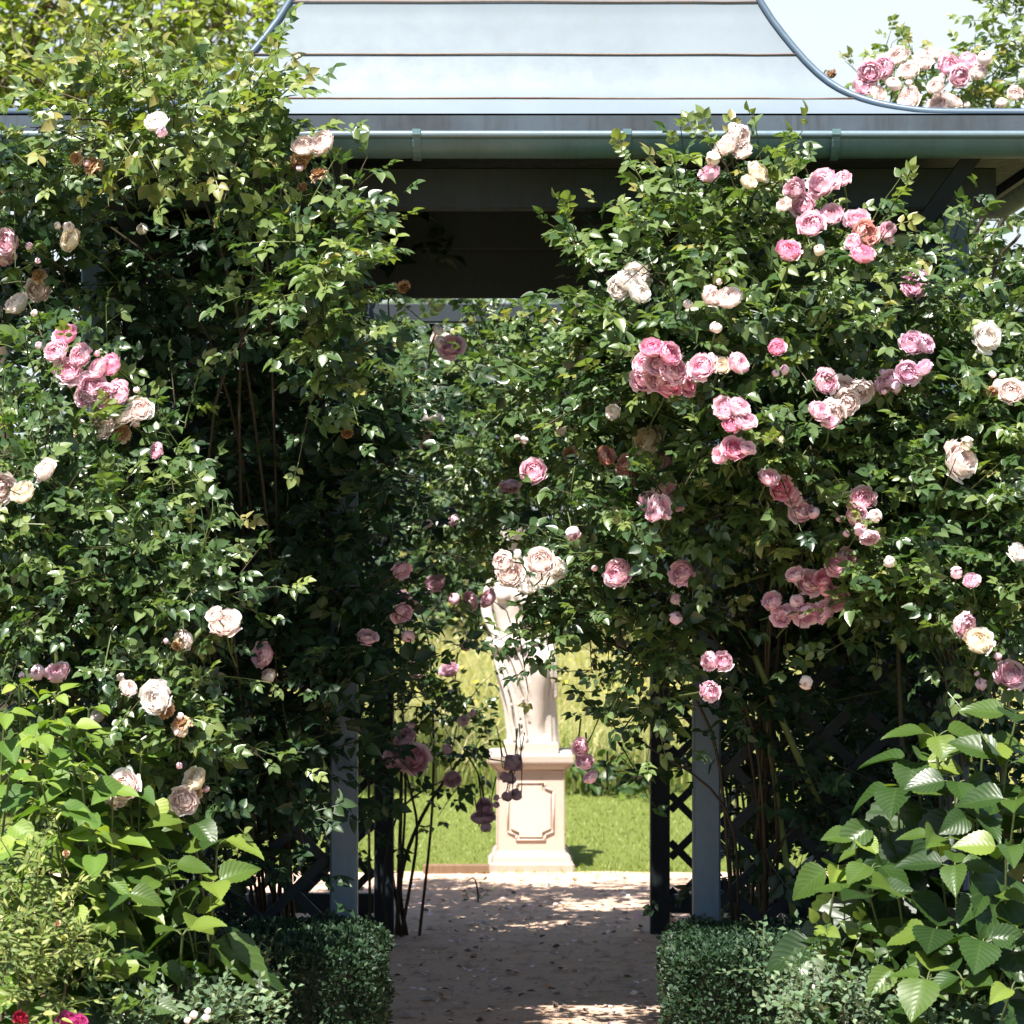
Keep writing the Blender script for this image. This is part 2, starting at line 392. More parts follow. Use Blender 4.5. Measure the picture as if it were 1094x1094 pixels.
# ------------------------------------------------------------------ rose bloom
def bloom_mesh(name,mat,seed,kind='full'):
    r=random.Random(seed); mb=MB(); nu,nv=5,5
    if kind=='full': layers=[(1.0,8,74,36),(.95,8,62,36),(.87,8,54,36),(.77,7,46,38),(.66,7,39,38),(.54,6,33,42),(.42,6,27,44),(.30,5,20,50),(.18,4,10,60)]
    elif kind=='open': layers=[(1.10,8,96,34),(1.04,8,80,34),(.95,8,68,34),(.84,7,58,36),(.72,7,50,38),(.58,7,42,40),(.45,6,35,42),(.32,5,26,48),(.2,4,12,60)]
    elif kind=='bud': layers=[(.85,5,25,60),(.72,5,18,62),(.5,4,8,70)]
    else: layers=[(1.0,6,112,34),(.95,6,92,34),(.85,6,76,36),(.7,6,66,38),(.55,5,55,42),(.35,4,45,50)]
    for li,(rho,n,te,hw) in enumerate(layers):
        ph0=r.uniform(0,6.28)
        for p in range(n):
            ph=ph0+p*2*math.pi/n+r.uniform(-.22,.22); te2=math.radians(te+r.uniform(-13,13)); rr=rho*r.uniform(.88,1.10); tl=r.uniform(-.12,.12); dt=r.uniform(-.18,.18)
            curl=r.uniform(.12,.34) if kind!='bud' else .05; w1=r.uniform(4,8); w2=r.uniform(0,6.28); amp=r.uniform(.03,.09)*(1.8 if kind=='wilt' else 1)
            V=[];T=[]
            for i in range(nv+1):
                v=i/nv
                for j in range(nu+1):
                    u=j/nu*2-1
                    vv=v*(1-.13*u*u*v-.05*math.cos(u*w1+w2)*v)
                    th=math.pi*.97-(math.pi*.97-te2)*vv
                    a=ph+u*math.radians(hw)*(.35+.65*math.sin(min(1,v*1.15)*math.pi/2))
                    ed=max(0,v-.6)/.4
                    rad=rr*(1+curl*ed*ed+.05*u*u+amp*math.sin(u*w1+w2)*ed)
                    z=rad*math.cos(th)*.88+tl*v*.3; x=rad*math.sin(th)
                    if kind=='wilt': z-= .55*v*v*rad; x*=.85
                    V.append((x*math.cos(a),x*math.sin(a),z))
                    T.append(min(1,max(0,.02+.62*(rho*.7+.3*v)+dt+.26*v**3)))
            fs=[(i*(nu+1)+j,i*(nu+1)+j+1,(i+1)*(nu+1)+j+1,(i+1)*(nu+1)+j) for i in range(nv) for j in range(nu)]
            mb.add(V,fs,T)
    me=mb.mesh(name,mat); return me
BLOOM={}
def bloom_data(col,k):
    key=(col,k)
    if key not in BLOOM:
        kind='wilt' if col in('tan',) else ('full','open','full','bud')[k]
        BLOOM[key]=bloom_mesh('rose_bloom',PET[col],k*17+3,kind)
    return BLOOM[key]
def sepal_mb(): pass

def place_blooms(root,bl,clumps,stem,rng,off=.10):
    """bl: (px,py,r px,colour[,D]); returns [(pos,radius)]"""
    res=[]; bl=list(bl); n0=len(bl)
    for b in [bl[i] for i in rng.permutation(n0)[:max(0,min(int(.34*n0),98-n0))]]:      # buds beside some blooms
        a=rng.uniform(-.6,3.7); bl.append((b[0]+math.cos(a)*b[2]*1.7,b[1]-math.sin(a)*b[2]*1.5,rng.uniform(3.2,5.0),b[3] if b[3] in('pink','deep','blush') else 'pink')+tuple(b[4:5]))
    for b in bl:
        px,py,r,col=b[:4]
        D=b[4] if len(b)>4 else surf_depth(clumps,px,py)-off
        pos=P(px,py,D); rad=r*D/F*(.87 if r>13 else .93 if r>7 else 1)
        ax=nrm(np.array([-.12+rng.normal()*.55,-1.0,.48+rng.normal()*.48]))
        if col in('tan','dusk'): ax=nrm(np.array([rng.normal()*.6,-.7,rng.normal()*.7]))
        k=3 if r<=7 and col!='tan' else int(rng.integers(0,5))%4 if r<11 else int(rng.integers(0,3))
        o=bpy.data.objects.new('rose_bloom',bloom_data(col,k)); COL.objects.link(o)
        q=Vector(ax).to_track_quat('Z','Y')
        m=Matrix.Translation(Vector(pos))@q.to_matrix().to_4x4()@Matrix.Rotation(rng.random()*6.28,4,'Z')@Matrix.Diagonal((rad*1.02,rad*1.02*rng.uniform(.9,1.05),rad*rng.uniform(.85,1.0),1))
        o.parent=root; o.matrix_parent_inverse=root.matrix_basis.inverted(); o.matrix_basis=m
        if col=='tan': o['label']='withered tan bloom'
        end=pos-ax*rad*.8; L=.10+.12*rng.random()
        mid=end-ax*L*.35+np.array([0,.04,.02 if (col=='dusk' or py>795) else -.01]); fin=end-ax*L*.4+(np.array([rng.normal()*.02,.05,.14]) if (col=='dusk' or py>795) else np.array([rng.normal()*.03,L*1.1+.08,-L*.3]))
        stem.tube([end,mid,fin],.0022,.003,4,.9,False)
        res.append((pos,rad))
    return res

def arch(p0,p1,bulge,n=9):
    p0=np.array(p0);p1=np.array(p1);s=np.linspace(0,1,n)[:,None]
    return p0+(p1-p0)*s+np.array(bulge)*4*s*(1-s)

def rose_plant(name,base,label,clumps,blooms,dens,seed,cat='climbing rose',size=.115,templ=None,inner=(),inner_dens=60,canes=(),group=None,tint=(.40,.17),upb=.35,mat='rose_leaf',off=.10,step=.045,inner_size=.15):
    rng=np.random.default_rng(seed); root=empty(name,base,label,cat,group)
    stem=MB(); leaf=MB()
    bl=place_blooms(root,blooms,clumps,stem,rng,off)
    k=foliage(leaf,stem,clumps,dens,templ or ROSE,size,rng,bl,tint=tint,upb=upb,step=step)
    leaf.build('leaves',M[mat],root)
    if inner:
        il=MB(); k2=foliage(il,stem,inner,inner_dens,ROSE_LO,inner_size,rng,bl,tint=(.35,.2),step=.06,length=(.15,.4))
        il.build('inner_leaves',M['shaded_leaf'],root); k+=k2
    # canes: from the root to each big clump
    for ci,c in enumerate(list(clumps)+list(inner)):
        if ci%2: continue
        C,rad=clump_world(c)
        p0=np.array(base)+np.array([rng.normal()*.06,rng.normal()*.06,0])
        e=C+np.array([0,rad[1]*.6,0]); v=e-p0
        stem.tube(catmull([p0,p0+v*np.array([.05,.5,.4])+rng.normal(size=3)*.03,p0+v*np.array([.25,.85,.82])+rng.normal(size=3)*.03,e],5),.007,.003,6,rng.uniform(0,.18),False)
    for (pts,r0,r1,t) in canes: stem.tube(pts,r0,r1,6,t,True)
    stem.build('stems',M['stem'],root)
    print(name,label[:30],'leaves',k,'blooms',len(bl))
    return root
def catmull(pts,k=5):
    pts=np.array(pts,float); q=np.vstack([2*pts[0]-pts[1],pts,2*pts[-1]-pts[-2]]); out=[]
    for i in range(1,len(q)-2):
        for t in np.linspace(0,1,k,endpoint=False):
            a,b,c,d=q[i-1:i+3]; out.append(.5*((2*b)+(-a+c)*t+(2*a-5*b+4*c-d)*t*t+(-a+3*b-3*c+d)*t**3))
    out.append(pts[-1]); return np.array(out)
#PART2
# ================================================================== SETTING
def sheet(name,x0,x1,y0,y1,z,mat,nx=1,ny=1,edge=0,seed=1):
    rng=np.random.default_rng(seed); mb=MB(); xs=np.linspace(x0,x1,nx+1); ys=np.linspace(y0,y1,ny+1)
    V=[]
    for j,y in enumerate(ys):
        for i,x in enumerate(xs):
            dx=dy=0
            if edge:
                if i in(0,nx): dx=rng.normal()*edge
                if j in(0,ny): dy=rng.normal()*edge
            V.append((x+dx,y+dy,z))
    fs=[(j*(nx+1)+i,j*(nx+1)+i+1,(j+1)*(nx+1)+i+1,(j+1)*(nx+1)+i) for j in range(ny) for i in range(nx)]
    mb.add(V,fs); o=mb.build(name,mat,None,False); o['kind']='structure'; return o
sheet('ground',-500,500,-60,900,0,M['field'])
sheet('flower_bed',-6,6,1.5,12.4,.004,M['soil'],1,1)
sheet('lawn',-14,14,13.0,17.2,.008,M['lawn'],60,6,.05,4)
def path():
    rg=np.random.default_rng(5); mb=MB()
    ys=np.linspace(1.0,11.2,60); V=[]
    for y in ys: V+=[(-.72+rg.normal()*.03,y,.012),(.05,y,.012),(.82+rg.normal()*.03,y,.012)]
    fs=[(3*j+i,3*j+i+1,3*j+4+i,3*j+3+i) for j in range(len(ys)-1) for i in (0,1)]
    mb.add(V,fs)
    xs=np.linspace(-4.5,4.5,70); V=[(x,11.2+(rg.normal()*.05 if abs(x)>.9 else 0),.012) for x in xs]+[(x,13.05+rg.normal()*.03,.012) for x in xs]; n=len(xs)
    mb.add(V,[(i,i+1,n+i+1,n+i) for i in range(n-1)])
    o=mb.build('path',M['path'],None,False); o['kind']='structure'
path()

rng=np.random.default_rng(5)
def grass(name,n,xr,yr,h,w,mat,lean=.35,tint=(.5,.22),seed=1,seg=2,patch=None):
    rg=np.random.default_rng(seed); mb=MB()
    y=rg.uniform(yr[0],yr[1],n) if yr[1]-yr[0]<6 else yr[0]+(yr[1]-yr[0])*rg.random(n)**1.5
    sc=y/yr[0]
    x=rg.uniform(xr[0],xr[1],n)*sc
    if patch is not None:
        q=(np.sin(x*2.1+y*.8)+np.sin(x*4.7-y*1.9+1)+np.sin(x*1.1+y*2.9))/3
        kp=rg.random(n)<.55+.5*q; x,y,sc=x[kp],y[kp],sc[kp]; n=len(x)
    hh=h*rg.uniform(.5,1.1,n)*(1 if patch is None else (1+.25*np.sin(x*1.3+y*.5)))
    a=rg.uniform(0,6.283,n); ln=rg.normal(0,lean,n)[:,None]*np.stack([np.cos(a),np.sin(a)],1)
    b=rg.uniform(0,6.283,n); wv=np.stack([np.cos(b),np.sin(b)],1)*(w*rg.uniform(.6,1.2,n)*np.sqrt(sc))[:,None]
    V=np.zeros((n,2*seg+1,3))
    for i in range(seg):
        t=i/seg; wd=1-.35*t
        c=np.stack([x,y],1)+ln*hh[:,None]*t*t
        V[:,2*i,:2]=c-wv*wd; V[:,2*i+1,:2]=c+wv*wd; V[:,2*i,2]=V[:,2*i+1,2]=hh*t
    V[:,2*seg,:2]=np.stack([x,y],1)+ln*hh[:,None]; V[:,2*seg,2]=hh*(1-.3*np.abs(ln).sum(1))
    L=[];S=[]
    for i in range(seg-1): L+=[2*i,2*i+1,2*i+3,2*i+2]; S.append(4)
    L+=[2*seg-2,2*seg-1,2*seg]; S.append(3)
    k=2*seg+1; L=(np.array(L)[None]+(np.arange(n)*k)[:,None]).ravel().astype(np.int32)
    t=np.clip(rg.normal(tint[0],tint[1],n),0,1)
    T=np.clip(np.repeat(t,k).reshape(n,k)+np.linspace(-.1,.15,k)[None],0,1).ravel()
    mb.raw(V.reshape(-1,3),L,np.tile(np.array(S,np.int32),n),T)
    o=mb.build(name,mat); o['kind']='stuff'; return o
grass('lawn_grass',30000,(-2.6,3.0),(13.08,17.0),.036,.0032,M['grass'],.6,(.5,.2),3)
grass('lawn_edge_grass',1500,(-2.6,3.0),(12.98,13.25),.05,.0035,M['grass'],.7,(.45,.2),4)
grass('meadow_grass',34000,(-2.6,3.0),(17.0,36.0),.50,.0036,M['meadow'],.60,(.50,.17),8,3,1)
grass('meadow_margin_grass',3200,(-2.4,2.8),(16.7,17.9),.42,.006,M['grass'],.35,(.35,.2),9,3,1)
# yellow flowers and pale seed heads over the meadow
def specks(name,n,xr,yr,zr,size,mats,seed,templ=None,flat=False):
    rg=np.random.default_rng(seed); mb=MB(); t=templ or TINY[0]
    y=rg.uniform(*yr,n); x=rg.uniform(*xr,n)*y/yr[0]; z=rg.uniform(*zr,n)
    d=rg.normal(size=(n,3)); nn=rg.normal(size=(n,3))*(.35 if flat else 1)+np.array([0,0,1.0])
    if flat: d[:,2]*=.15
    mi=rg.integers(0,len(mats),n)
    for k in range(len(mats)):
        q=mi==k; mb.inst(t,frames(d[q],nn[q]),np.stack([x,y,z],1)[q],size*rg.uniform(.6,1.3,q.sum()),rg.uniform(.2,1,q.sum()),k)
    o=mb.build(name,mats); o['kind']='stuff'; return o
specks('meadow_flowers',520,(-2.0,2.6),(17.5,30),(.35,.62),.030,[PET['yellow']],21)
specks('seed_heads',1500,(-2.0,2.6),(17.2,32),(.4,.8),.05,[M['meadow']],22,NARROW[0])
specks('fallen_petals',330,(-.95,1.2),(9.0,12.9),(.021,.026),.028,[PET['blush'],PET['white'],PET['pink']],23,None,True)
specks('leaf_litter',900,(-.9,1.0),(8.0,13.1),(.019,.026),.030,[M['bark'],PET['tan'],M['bark']],24,None,True)
def pebbles():
    rg=np.random.default_rng(31); mb=MB(); bm=None
    V=np.array([(1,0,0),(-1,0,0),(0,1,0),(0,-1,0),(0,0,.55),(0,0,-.3),(.7,.7,.25),(-.7,.7,.25),(.7,-.7,.25),(-.7,-.7,.25)],float)
    fs=[(0,6,4),(6,2,4),(2,7,4),(7,1,4),(1,9,4),(9,3,4),(3,8,4),(8,0,4)]
    for i in range(1800):
        y=rg.uniform(7.8,13.05); x=rg.uniform(-.7,.8) if y<11.3 else rg.uniform(-1.5,1.8)
        s=rg.uniform(.003,.010)*(1+1.2*(rg.random()<.04)); a=rg.random()*6.28; c,sn=math.cos(a),math.sin(a)
        W=V*np.array([s*rg.uniform(.8,1.5),s,s]); W=W@np.array([[c,sn,0],[-sn,c,0],[0,0,1]])+np.array([x,y,.016])
        mb.add(W,fs)
    o=mb.build('pebbles',M['pebble'],None,True); o['kind']='stuff'
pebbles()
mb=MB(); mb.bbox(P(452,935,12.98)*np.array([1,1,0])+[0,0,.0],P(522,935,13.02)*np.array([1,1,0])+[0,.0,.055],.006); tag(mb.build('edging_board',M['wood'],None,False),'brown wooden edging board at the lawn edge left of the pedestal','edging board')

# ================================================================== PAVILION
EH,EF,EB=1.6,8.15,9.60; CYR=(EF+EB)/2; HD=(EB-EF)/2
pav=empty('garden_pavilion',(X0,9.7,0),'dark blue wooden rose pavilion with flared pale blue metal roof and round gutter','pavilion')
def hip_s(px):
    k=(px-550)/F; return CYR*k/(EH+HD*k)
sil=[(800,0),(815,24),(832,46),(852,69),(873,88),(895,101),(925,111.5),(960,118),(1000,121)]
prof=[(0.04,4.12),(.16,3.98),(.27,3.80),(.37,3.58)]
for px,py in sil:
    s=hip_s(px); D=CYR-HD*s; prof.append((s,EYE-(py-HZ)/F*D))
prof.append((1.0,2.858))
prof=catmull(prof,5)
def s_at_py(py):
    v=[HZ-(z-EYE)*F/(CYR-HD*s) for s,z in prof]; i=np.argsort(v); return float(np.interp(py,np.array(v)[i],prof[i,0]))
SEAM=[s_at_py(105),s_at_py(58),s_at_py(2),s_at_py(-70)]
fine=np.linspace(.04,1,140); fz=np.interp(fine,prof[:,0],prof[:,1]) if prof[0,0]<prof[-1,0] else None
rf=MB(); nx=10
for face in range(4):
    V=[];T=[]
    for s,z in zip(fine,fz):
        dj=min([abs(z-np.interp(q,fine,fz)) for q in SEAM]); up=[z-np.interp(q,fine,fz) for q in SEAM]
        near=max([math.exp(-abs(u)/.022)*(1.0 if u<0 else .6) for u in up])
        for i in range(nx+1):
            u=i/nx*2-1
            if face==0: p=(X0+u*EH*s,CYR-HD*s,z)
            elif face==1: p=(X0+EH*s,CYR+u*HD*s,z)
            elif face==2: p=(X0-u*EH*s,CYR+HD*s,z)
            else: p=(X0-EH*s,CYR-u*HD*s,z)
            V.append(p); T.append(.25+.75*near)
    fs=[(j*(nx+1)+i,(j+1)*(nx+1)+i,(j+1)*(nx+1)+i+1,j*(nx+1)+i+1) for j in range(len(fine)-1) for i in range(nx)]
    rf.add(V,fs,T)
roof=rf.build('roof',M['roof'],pav)
for q in SEAM:
    z=float(np.interp(q,fine,fz)); m=MB(); e=.004
    c=[(X0-EH*q-e,CYR-HD*q-e),(X0+EH*q+e,CYR-HD*q-e),(X0+EH*q+e,CYR+HD*q+e),(X0-EH*q-e,CYR+HD*q+e)]
    for i in range(4):
        a,b=c[i],c[(i+1)%4]; n=14; rgs=np.random.default_rng(i)
        pts=[(a[0]+(b[0]-a[0])*t,a[1]+(b[1]-a[1])*t,z+rgs.normal()*.0008) for t in np.linspace(.0,1,n)]
        m.tube(pts,.0024,.0024,5)
    m.build('seam',M['rust'],roof)
for sx,sy in ((1,-1),(-1,-1),(1,1),(-1,1)):
    m=MB(); m.tube([(X0+sx*EH*s,CYR+sy*HD*s,z+.004) for s,z in zip(fine[::3],fz[::3])],.012,.012,7); m.build('hip_trim',M['trim'],roof)
# soffit / ceiling, fascia
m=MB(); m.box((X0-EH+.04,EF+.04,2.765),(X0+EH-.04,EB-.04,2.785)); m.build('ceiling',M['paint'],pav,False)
m=MB()
m.box((X0-EH,EF-.002,2.745),(X0+EH,EF+.022,2.852)); m.box((X0-EH,EB-.022,2.745),(X0+EH,EB,2.852))
m.box((X0-EH,EF+.024,2.745),(X0-EH+.02,EB-.024,2.852)); m.box((X0+EH-.02,EF+.024,2.745),(X0+EH,EB-.024,2.852))
m.build('fascia',M['fascia'],pav,False)
# half-round gutters on the four eaves
GR=.059; GZ=2.777
def gutter(axis,fixed,a,b,outdir):
    g=MB(); n=13; prof2=[]
    for k in range(n): th=math.pi*k/(n-1); prof2.append((math.cos(th)*GR,-math.sin(th)*GR*1.02))
    for k in range(n-1,-1,-1): th=math.pi*k/(n-1); prof2.append((math.cos(th)*(GR-.004),-math.sin(th)*(GR-.004)*1.02))
    def pt(t,q): return (t,fixed+outdir*q[0],GZ+q[1]) if axis=='x' else (fixed+outdir*q[0],t,GZ+q[1])
    ts=np.linspace(a,b,25); V=[pt(t,q) for t in ts for q in prof2]; k=len(prof2)
    fs=[(i*k+j,i*k+(j+1)%k,(i+1)*k+(j+1)%k,(i+1)*k+j) for i in range(len(ts)-1) for j in range(k)]
    g.add(V,fs); o=g.build('gutter',M['gutter'],pav)
    l=MB(); l.tube([pt(t,(GR,0.002)) for t in ts],.0115,.0115,8); l.build('gutter_lip',M['lip'],o)
    return o,pt
gy=EF-GR-.006
gf,ptf=gutter('x',gy,X0-EH-.085,X0+EH+.085,-1)
gutter('x',EB+GR+.006,X0-EH-.085,X0+EH+.085,1); gutter('y',X0-EH-GR-.006,EF+.004,EB-.004,-1); gutter('y',X0+EH+GR+.006,EF+.004,EB-.004,1)
for px in (-2,222,445,670,893,1117):
    x=(px-CX)/F*(gy-GR); m=MB(); r2=GR+.005; pr=[(math.cos(th)*r2,-math.sin(th)*r2*1.02) for th in np.linspace(0,math.pi,13)]
    pr=[(GR+.013,.016),(GR+.014,.0)]+pr; pr=[(GR-.02,.017)]+pr
    V=[];n=len(pr)
    for dx in (-.012,.012):
        for q in pr: V.append(ptf(x+dx,q))
        for q in pr: V.append(ptf(x+dx,(q[0]*1.03,q[1]*1.03)))
    N2=2*n; fs=[]
    for j in range(n-1):
        fs+=[(n+j,n+j+1,N2+n+j+1,N2+n+j),(j,j+1,n+j+1,n+j),(N2+j,N2+j+1,N2+n+j+1,N2+n+j)]
    m.add(V,fs); m.build('gutter_bracket',M['gutter'],gf,False)
# posts
YF,YR=8.40,11.10; PX=.549; OX=1.30
def post(x,y,h,w,mat='post_paint'):
    m=MB(); m.bbox((x-w/2,y-w/2,0),(x+w/2,y+w/2,h),.006); return m.build('post',M[mat],pav,False)
for sx in (-1,1):
    post(X0+sx*PX,YF,2.60,.082); post(X0+sx*OX,YF,2.60,.082); post(X0+sx*(PX+.003),YR,2.455,.078,'paint'); post(X0+sx*OX,YR,2.455,.078,'paint'); post(X0+sx*OX,9.38,2.57,.082,'paint')  # rear posts take the darker paint: their backlit shade put into the colour
def beam(a,b): m=MB(); m.bbox(a,b,.004); return m.build('beam',M['beam_paint'],pav,False)
beam((X0-1.42,YF-.045,2.603),(X0+1.42,YF+.045,2.725)); beam((X0-1.42,9.34,2.577),(X0+1.42,9.42,2.763))
beam((X0-1.36,YR-.035,2.457),(X0+1.36,YR+.035,2.532)); beam((X0-1.42,9.428,2.42),(X0+1.42,9.458,2.60)); beam((X0-1.36,10.36,2.507),(X0+1.36,10.44,2.545))
beam((X0-1.42,8.88,2.70),(X0+1.42,8.94,2.762))
for sx in (-1,1): beam((X0+sx*OX-.03,YF+.048,2.50),(X0+sx*OX+.03,YR-.045,2.598))
for sx in (-1,1):
    m=MB(); m.bar((X0+sx*(OX-.33),YF-.01,2.24),(X0+sx*(OX+.02),YF-.25,2.74),.05,.05,(0,1,0)); m.build('brace',M['paint'],pav,False)
    m=MB(); m.bar((X0+sx*PX,YF-.042,2.30),(X0+sx*PX,YF-.25,2.74),.05,.05,(1,0,0)); m.build('brace',M['paint'],pav,False)
def lattice(plane,fix,a0,a1,z0,z1,pitch=.19,w=.030,rails=()):
    m=MB()
    def pt(a,z,o): return (a,fix+o,z) if plane=='y' else (fix+o,a,z)
    tn=(0,1,0) if plane=='y' else (1,0,0)
    for sg,o in ((1,-.007),(-1,.007)):
        c=-14.0
        while c<14.0:
            lo,hi=a0,a1
            if sg>0: lo=max(a0,z0-c); hi=min(a1,z1-c)
            else: lo=max(a0,c-z1); hi=min(a1,c-z0)
            if hi-lo>.02: m.bar(pt(lo,c+sg*lo,o),pt(hi,c+sg*hi,o),w,.012,tn)
            c+=pitch
    return m.build('lattice_panel',M['paint'],pav,False)
def rail(a,b): m=MB(); m.bbox(a,b,.003); return m.build('rail',M['paint'],pav,False)
for sx in (-1,1):
    xa,xb=sorted((X0+sx*(PX+.045),X0+sx*(OX-.043)))
    lattice('y',YR,xa,xb,.02,2.41); rail((xa,YR-.022,.094),(xb,YR+.022,.172)); rail((xa,YR-.022,2.40),(xb,YR+.022,2.455))
    lattice('y',YF+.01,xa,xb,.05,2.45); rail((xa,YF-.02,.0),(xb,YF+.02,.05)); rail((xa,YF-.02,2.45),(xb,YF+.02,2.5))
    lattice('x',X0+sx*OX,YF+.05,9.33,.05,2.45); lattice('x',X0+sx*OX,9.43,YR-.05,.05,2.45)
    rail((X0+sx*OX-.02,YF+.048,.0),(X0+sx*OX+.02,9.33,.05)); rail((X0+sx*OX-.02,9.43,.0),(X0+sx*OX+.02,YR-.045,.05))

# ================================================================== PEDESTAL AND STATUE
SD=13.05; SC=SD/F
pc=P(567,932,SD); pcx=pc[0]; PH=.565; pcy=SD+.19
ped=empty('statue_pedestal',(pcx,pcy,0),'square pinkish stone pedestal with chamfered front panel under the statue','pedestal')
def sqloft(mb,pr,cx,cy,bev=.006):
    V=[]
    for w,z in pr:
        for (sx,sy) in ((-1,-1),(1,-1),(1,1),(-1,1)):
            a=(cx+sx*(w-(bev if sx*sy>0 else 0)),cy+sy*(w-(0 if sx*sy>0 else bev))); b=(cx+sx*(w-(0 if sx*sy>0 else bev)),cy+sy*(w-(bev if sx*sy>0 else 0)))
            V+= [(*a,z),(*b,z)]
    n=len(pr); fs=[(i*8+j,i*8+(j+1)%8,(i+1)*8+(j+1)%8,(i+1)*8+j) for i in range(n-1) for j in range(8)]+[tuple(range(7,-1,-1)),tuple(range((n-1)*8,n*8))]
    mb.add(V,fs)
m=MB(); sqloft(m,[(.203,0),(.206,.045),(.203,.05),(.192,.056),(.190,.07),(.186,.085),(.176,.097),(.168,.102)],pcx,pcy); m.build('base_moulding',M['pedestal_pale'],ped,False)
m=MB(); sqloft(m,[(.166,.102),(.163,.11),(.161,.48),(.163,.486)],pcx,pcy); die=m.build('die',M['pedestal'],ped,False)
m=MB(); sqloft(m,[(.165,.486),(.172,.494),(.182,.502),(.192,.512),(.196,.52),(.204,.524),(.206,.53),(.206,.556),(.202,.562),(.19,.566)],pcx,pcy); m.build('cap_moulding',M['pedestal_pale'],ped,False)
def octo(x0,x1,z0,z1,c): return [(x0+c,z0),(x1-c,z0),(x1-c,z0+c*.55),(x1,z0+c),(x1,z1-c),(x1-c,z1-c*.55),(x1-c,z1),(x0+c,z1),(x0+c,z1-c*.55),(x0,z1-c),(x0,z0+c),(x0+c,z0+c*.55)]
cxp=pcx; o1=octo(cxp-.108,cxp+.108,.16,.43,.04)
def ring(mb,pts,y,rad):
    mb.tube([(x,y,z) for x,z in pts+[pts[0],]],rad,rad,6,.5,False)
m=MB(); yf=pcy-.1625
for i in range(len(o1)):
    a,b=o1[i],o1[(i+1)%len(o1)]; m.tube([(a[0],yf,a[1]),(b[0],yf,b[1])],.0042,.0042,7)
m.build('panel_moulding',M['pedestal'],die)
m=MB(); ins=octo(cxp-.094,cxp+.094,.174,.416,.04)
m.add([(x,yf-.004,z) for x,z in ins]+[(x,yf+.004,z) for x,z in ins],[tuple(range(12))]+[(i,12+i,12+(i+1)%12,(i+1)%12) for i in range(12)]); m.build('panel',M['pedestal'],die,False)

stat=empty('statue',(pcx,pcy,PH),'white stone statue of a draped standing woman behind the rose arch','statue')
def S(px,py,dy=0): p=P(px,py,SD+.19); return np.array([p[0],SD+.19+dy,p[2]+.0])
SCL=(SD+.19)/F
def ringloft(mb,rings,n=48):
    V=[];k=len(rings)
    for (px,py,hw,hd,dy,fold,ph) in rings:
        c=S(px,py,dy)
        for j in range(n):
            a=2*math.pi*j/n; fw=fold*(.30+.70*min(1,max(0,.55-.75*math.cos(a)+.4*max(0,math.sin(a))))); f=1+fw*math.sin(13*a+ph+1.5*math.sin(2*a))+fw*.7*math.sin(6*a-ph*2.1)
            V.append((c[0]+math.cos(a)*hw*SCL*f,c[1]+math.sin(a)*hd*SCL*f,c[2]))
    fs=[(i*n+j,(i+1)*n+j,(i+1)*n+(j+1)%n,i*n+(j+1)%n) for i in range(k-1) for j in range(n)]
    fs+=[tuple(range(n)),tuple(range(k*n-1,(k-1)*n-1,-1))]
    mb.add(V,fs)
def limb(mb,pts,rs,sides=14,k=6):
    q=catmull([list(S(*p[:2],p[2])) for p in pts],k); rr=np.interp(np.linspace(0,1,len(q)),np.linspace(0,1,len(rs)),rs)*SCL
    tg=nrm(np.gradient(q,axis=0)); 
    for i in range(len(q)): pass
    # rounded ends
    V=[];ref=np.array([.31,.9,.2]); a=nrm(np.cross(tg,ref)); b=np.cross(tg,a); th=np.arange(sides)*2*math.pi/sides
    V=q[:,None]+rr[:,None,None]*(np.cos(th)[None,:,None]*a[:,None]+np.sin(th)[None,:,None]*b[:,None]); n=len(q)
    e0=q[0]-tg[0]*rr[0]*.8; e1=q[-1]+tg[-1]*rr[-1]*.8
    V=np.vstack([V.reshape(-1,3),e0,e1])
    fs=[(i*sides+j,i*sides+(j+1)%sides,(i+1)*sides+(j+1)%sides,(i+1)*sides+j) for i in range(n-1) for j in range(sides)]
    fs+=[((j+1)%sides,j,n*sides) for j in range(sides)]+[((n-1)*sides+j,(n-1)*sides+(j+1)%sides,n*sides+1) for j in range(sides)]
    mb.add(V,fs)
def ball(mb,px,py,dy,rx,ry,rz):
    c=S(px,py,dy); n,mm=16,10; V=[]
    for i in range(mm+1):
        t=math.pi*i/mm
        for j in range(n):
            a=2*math.pi*j/n; V.append((c[0]+rx*SCL*math.sin(t)*math.cos(a),c[1]+ry*SCL*math.sin(t)*math.sin(a),c[2]+rz*SCL*math.cos(t)))
    mb.add(V,[(i*n+j,(i+1)*n+j,(i+1)*n+(j+1)%n,i*n+(j+1)%n) for i in range(mm) for j in range(n)])
def remesh(o,vox,it=2):
    r=o.modifiers.new('Remesh','REMESH'); r.mode='VOXEL'; r.voxel_size=vox; r.use_smooth_shade=True
    s=o.modifiers.new('Smooth','SMOOTH'); s.iterations=it; s.factor=.5
b=MB()
ringloft(b,[(560,705,20,15,0,0,0),(557,690,22,16,0,0,0),(551,676,19,14,0,0,0),(546,660,16.5,12.5,0,0,0),(545,645,18.5,14,0,0,0),(547,630,21,15,0,0,0),(549,619,22,13,0,0,0),(550,611,18,11,0,0,0),(550,603,9,9,0,0,0),(549,590,7.2,7.5,-.005,0,0),(549,580,7,7,-.01,0,0)],32)
ball(b,538,636,-.055,8,7,8); ball(b,556,635,-.055,8,7,8)
ball(b,547,566,-.02,11,13.5,15.5); ball(b,545,573,-.045,7.5,7,8); ball(b,551,560,.05,8,8,7); ball(b,547,557,.0,12,13,9)
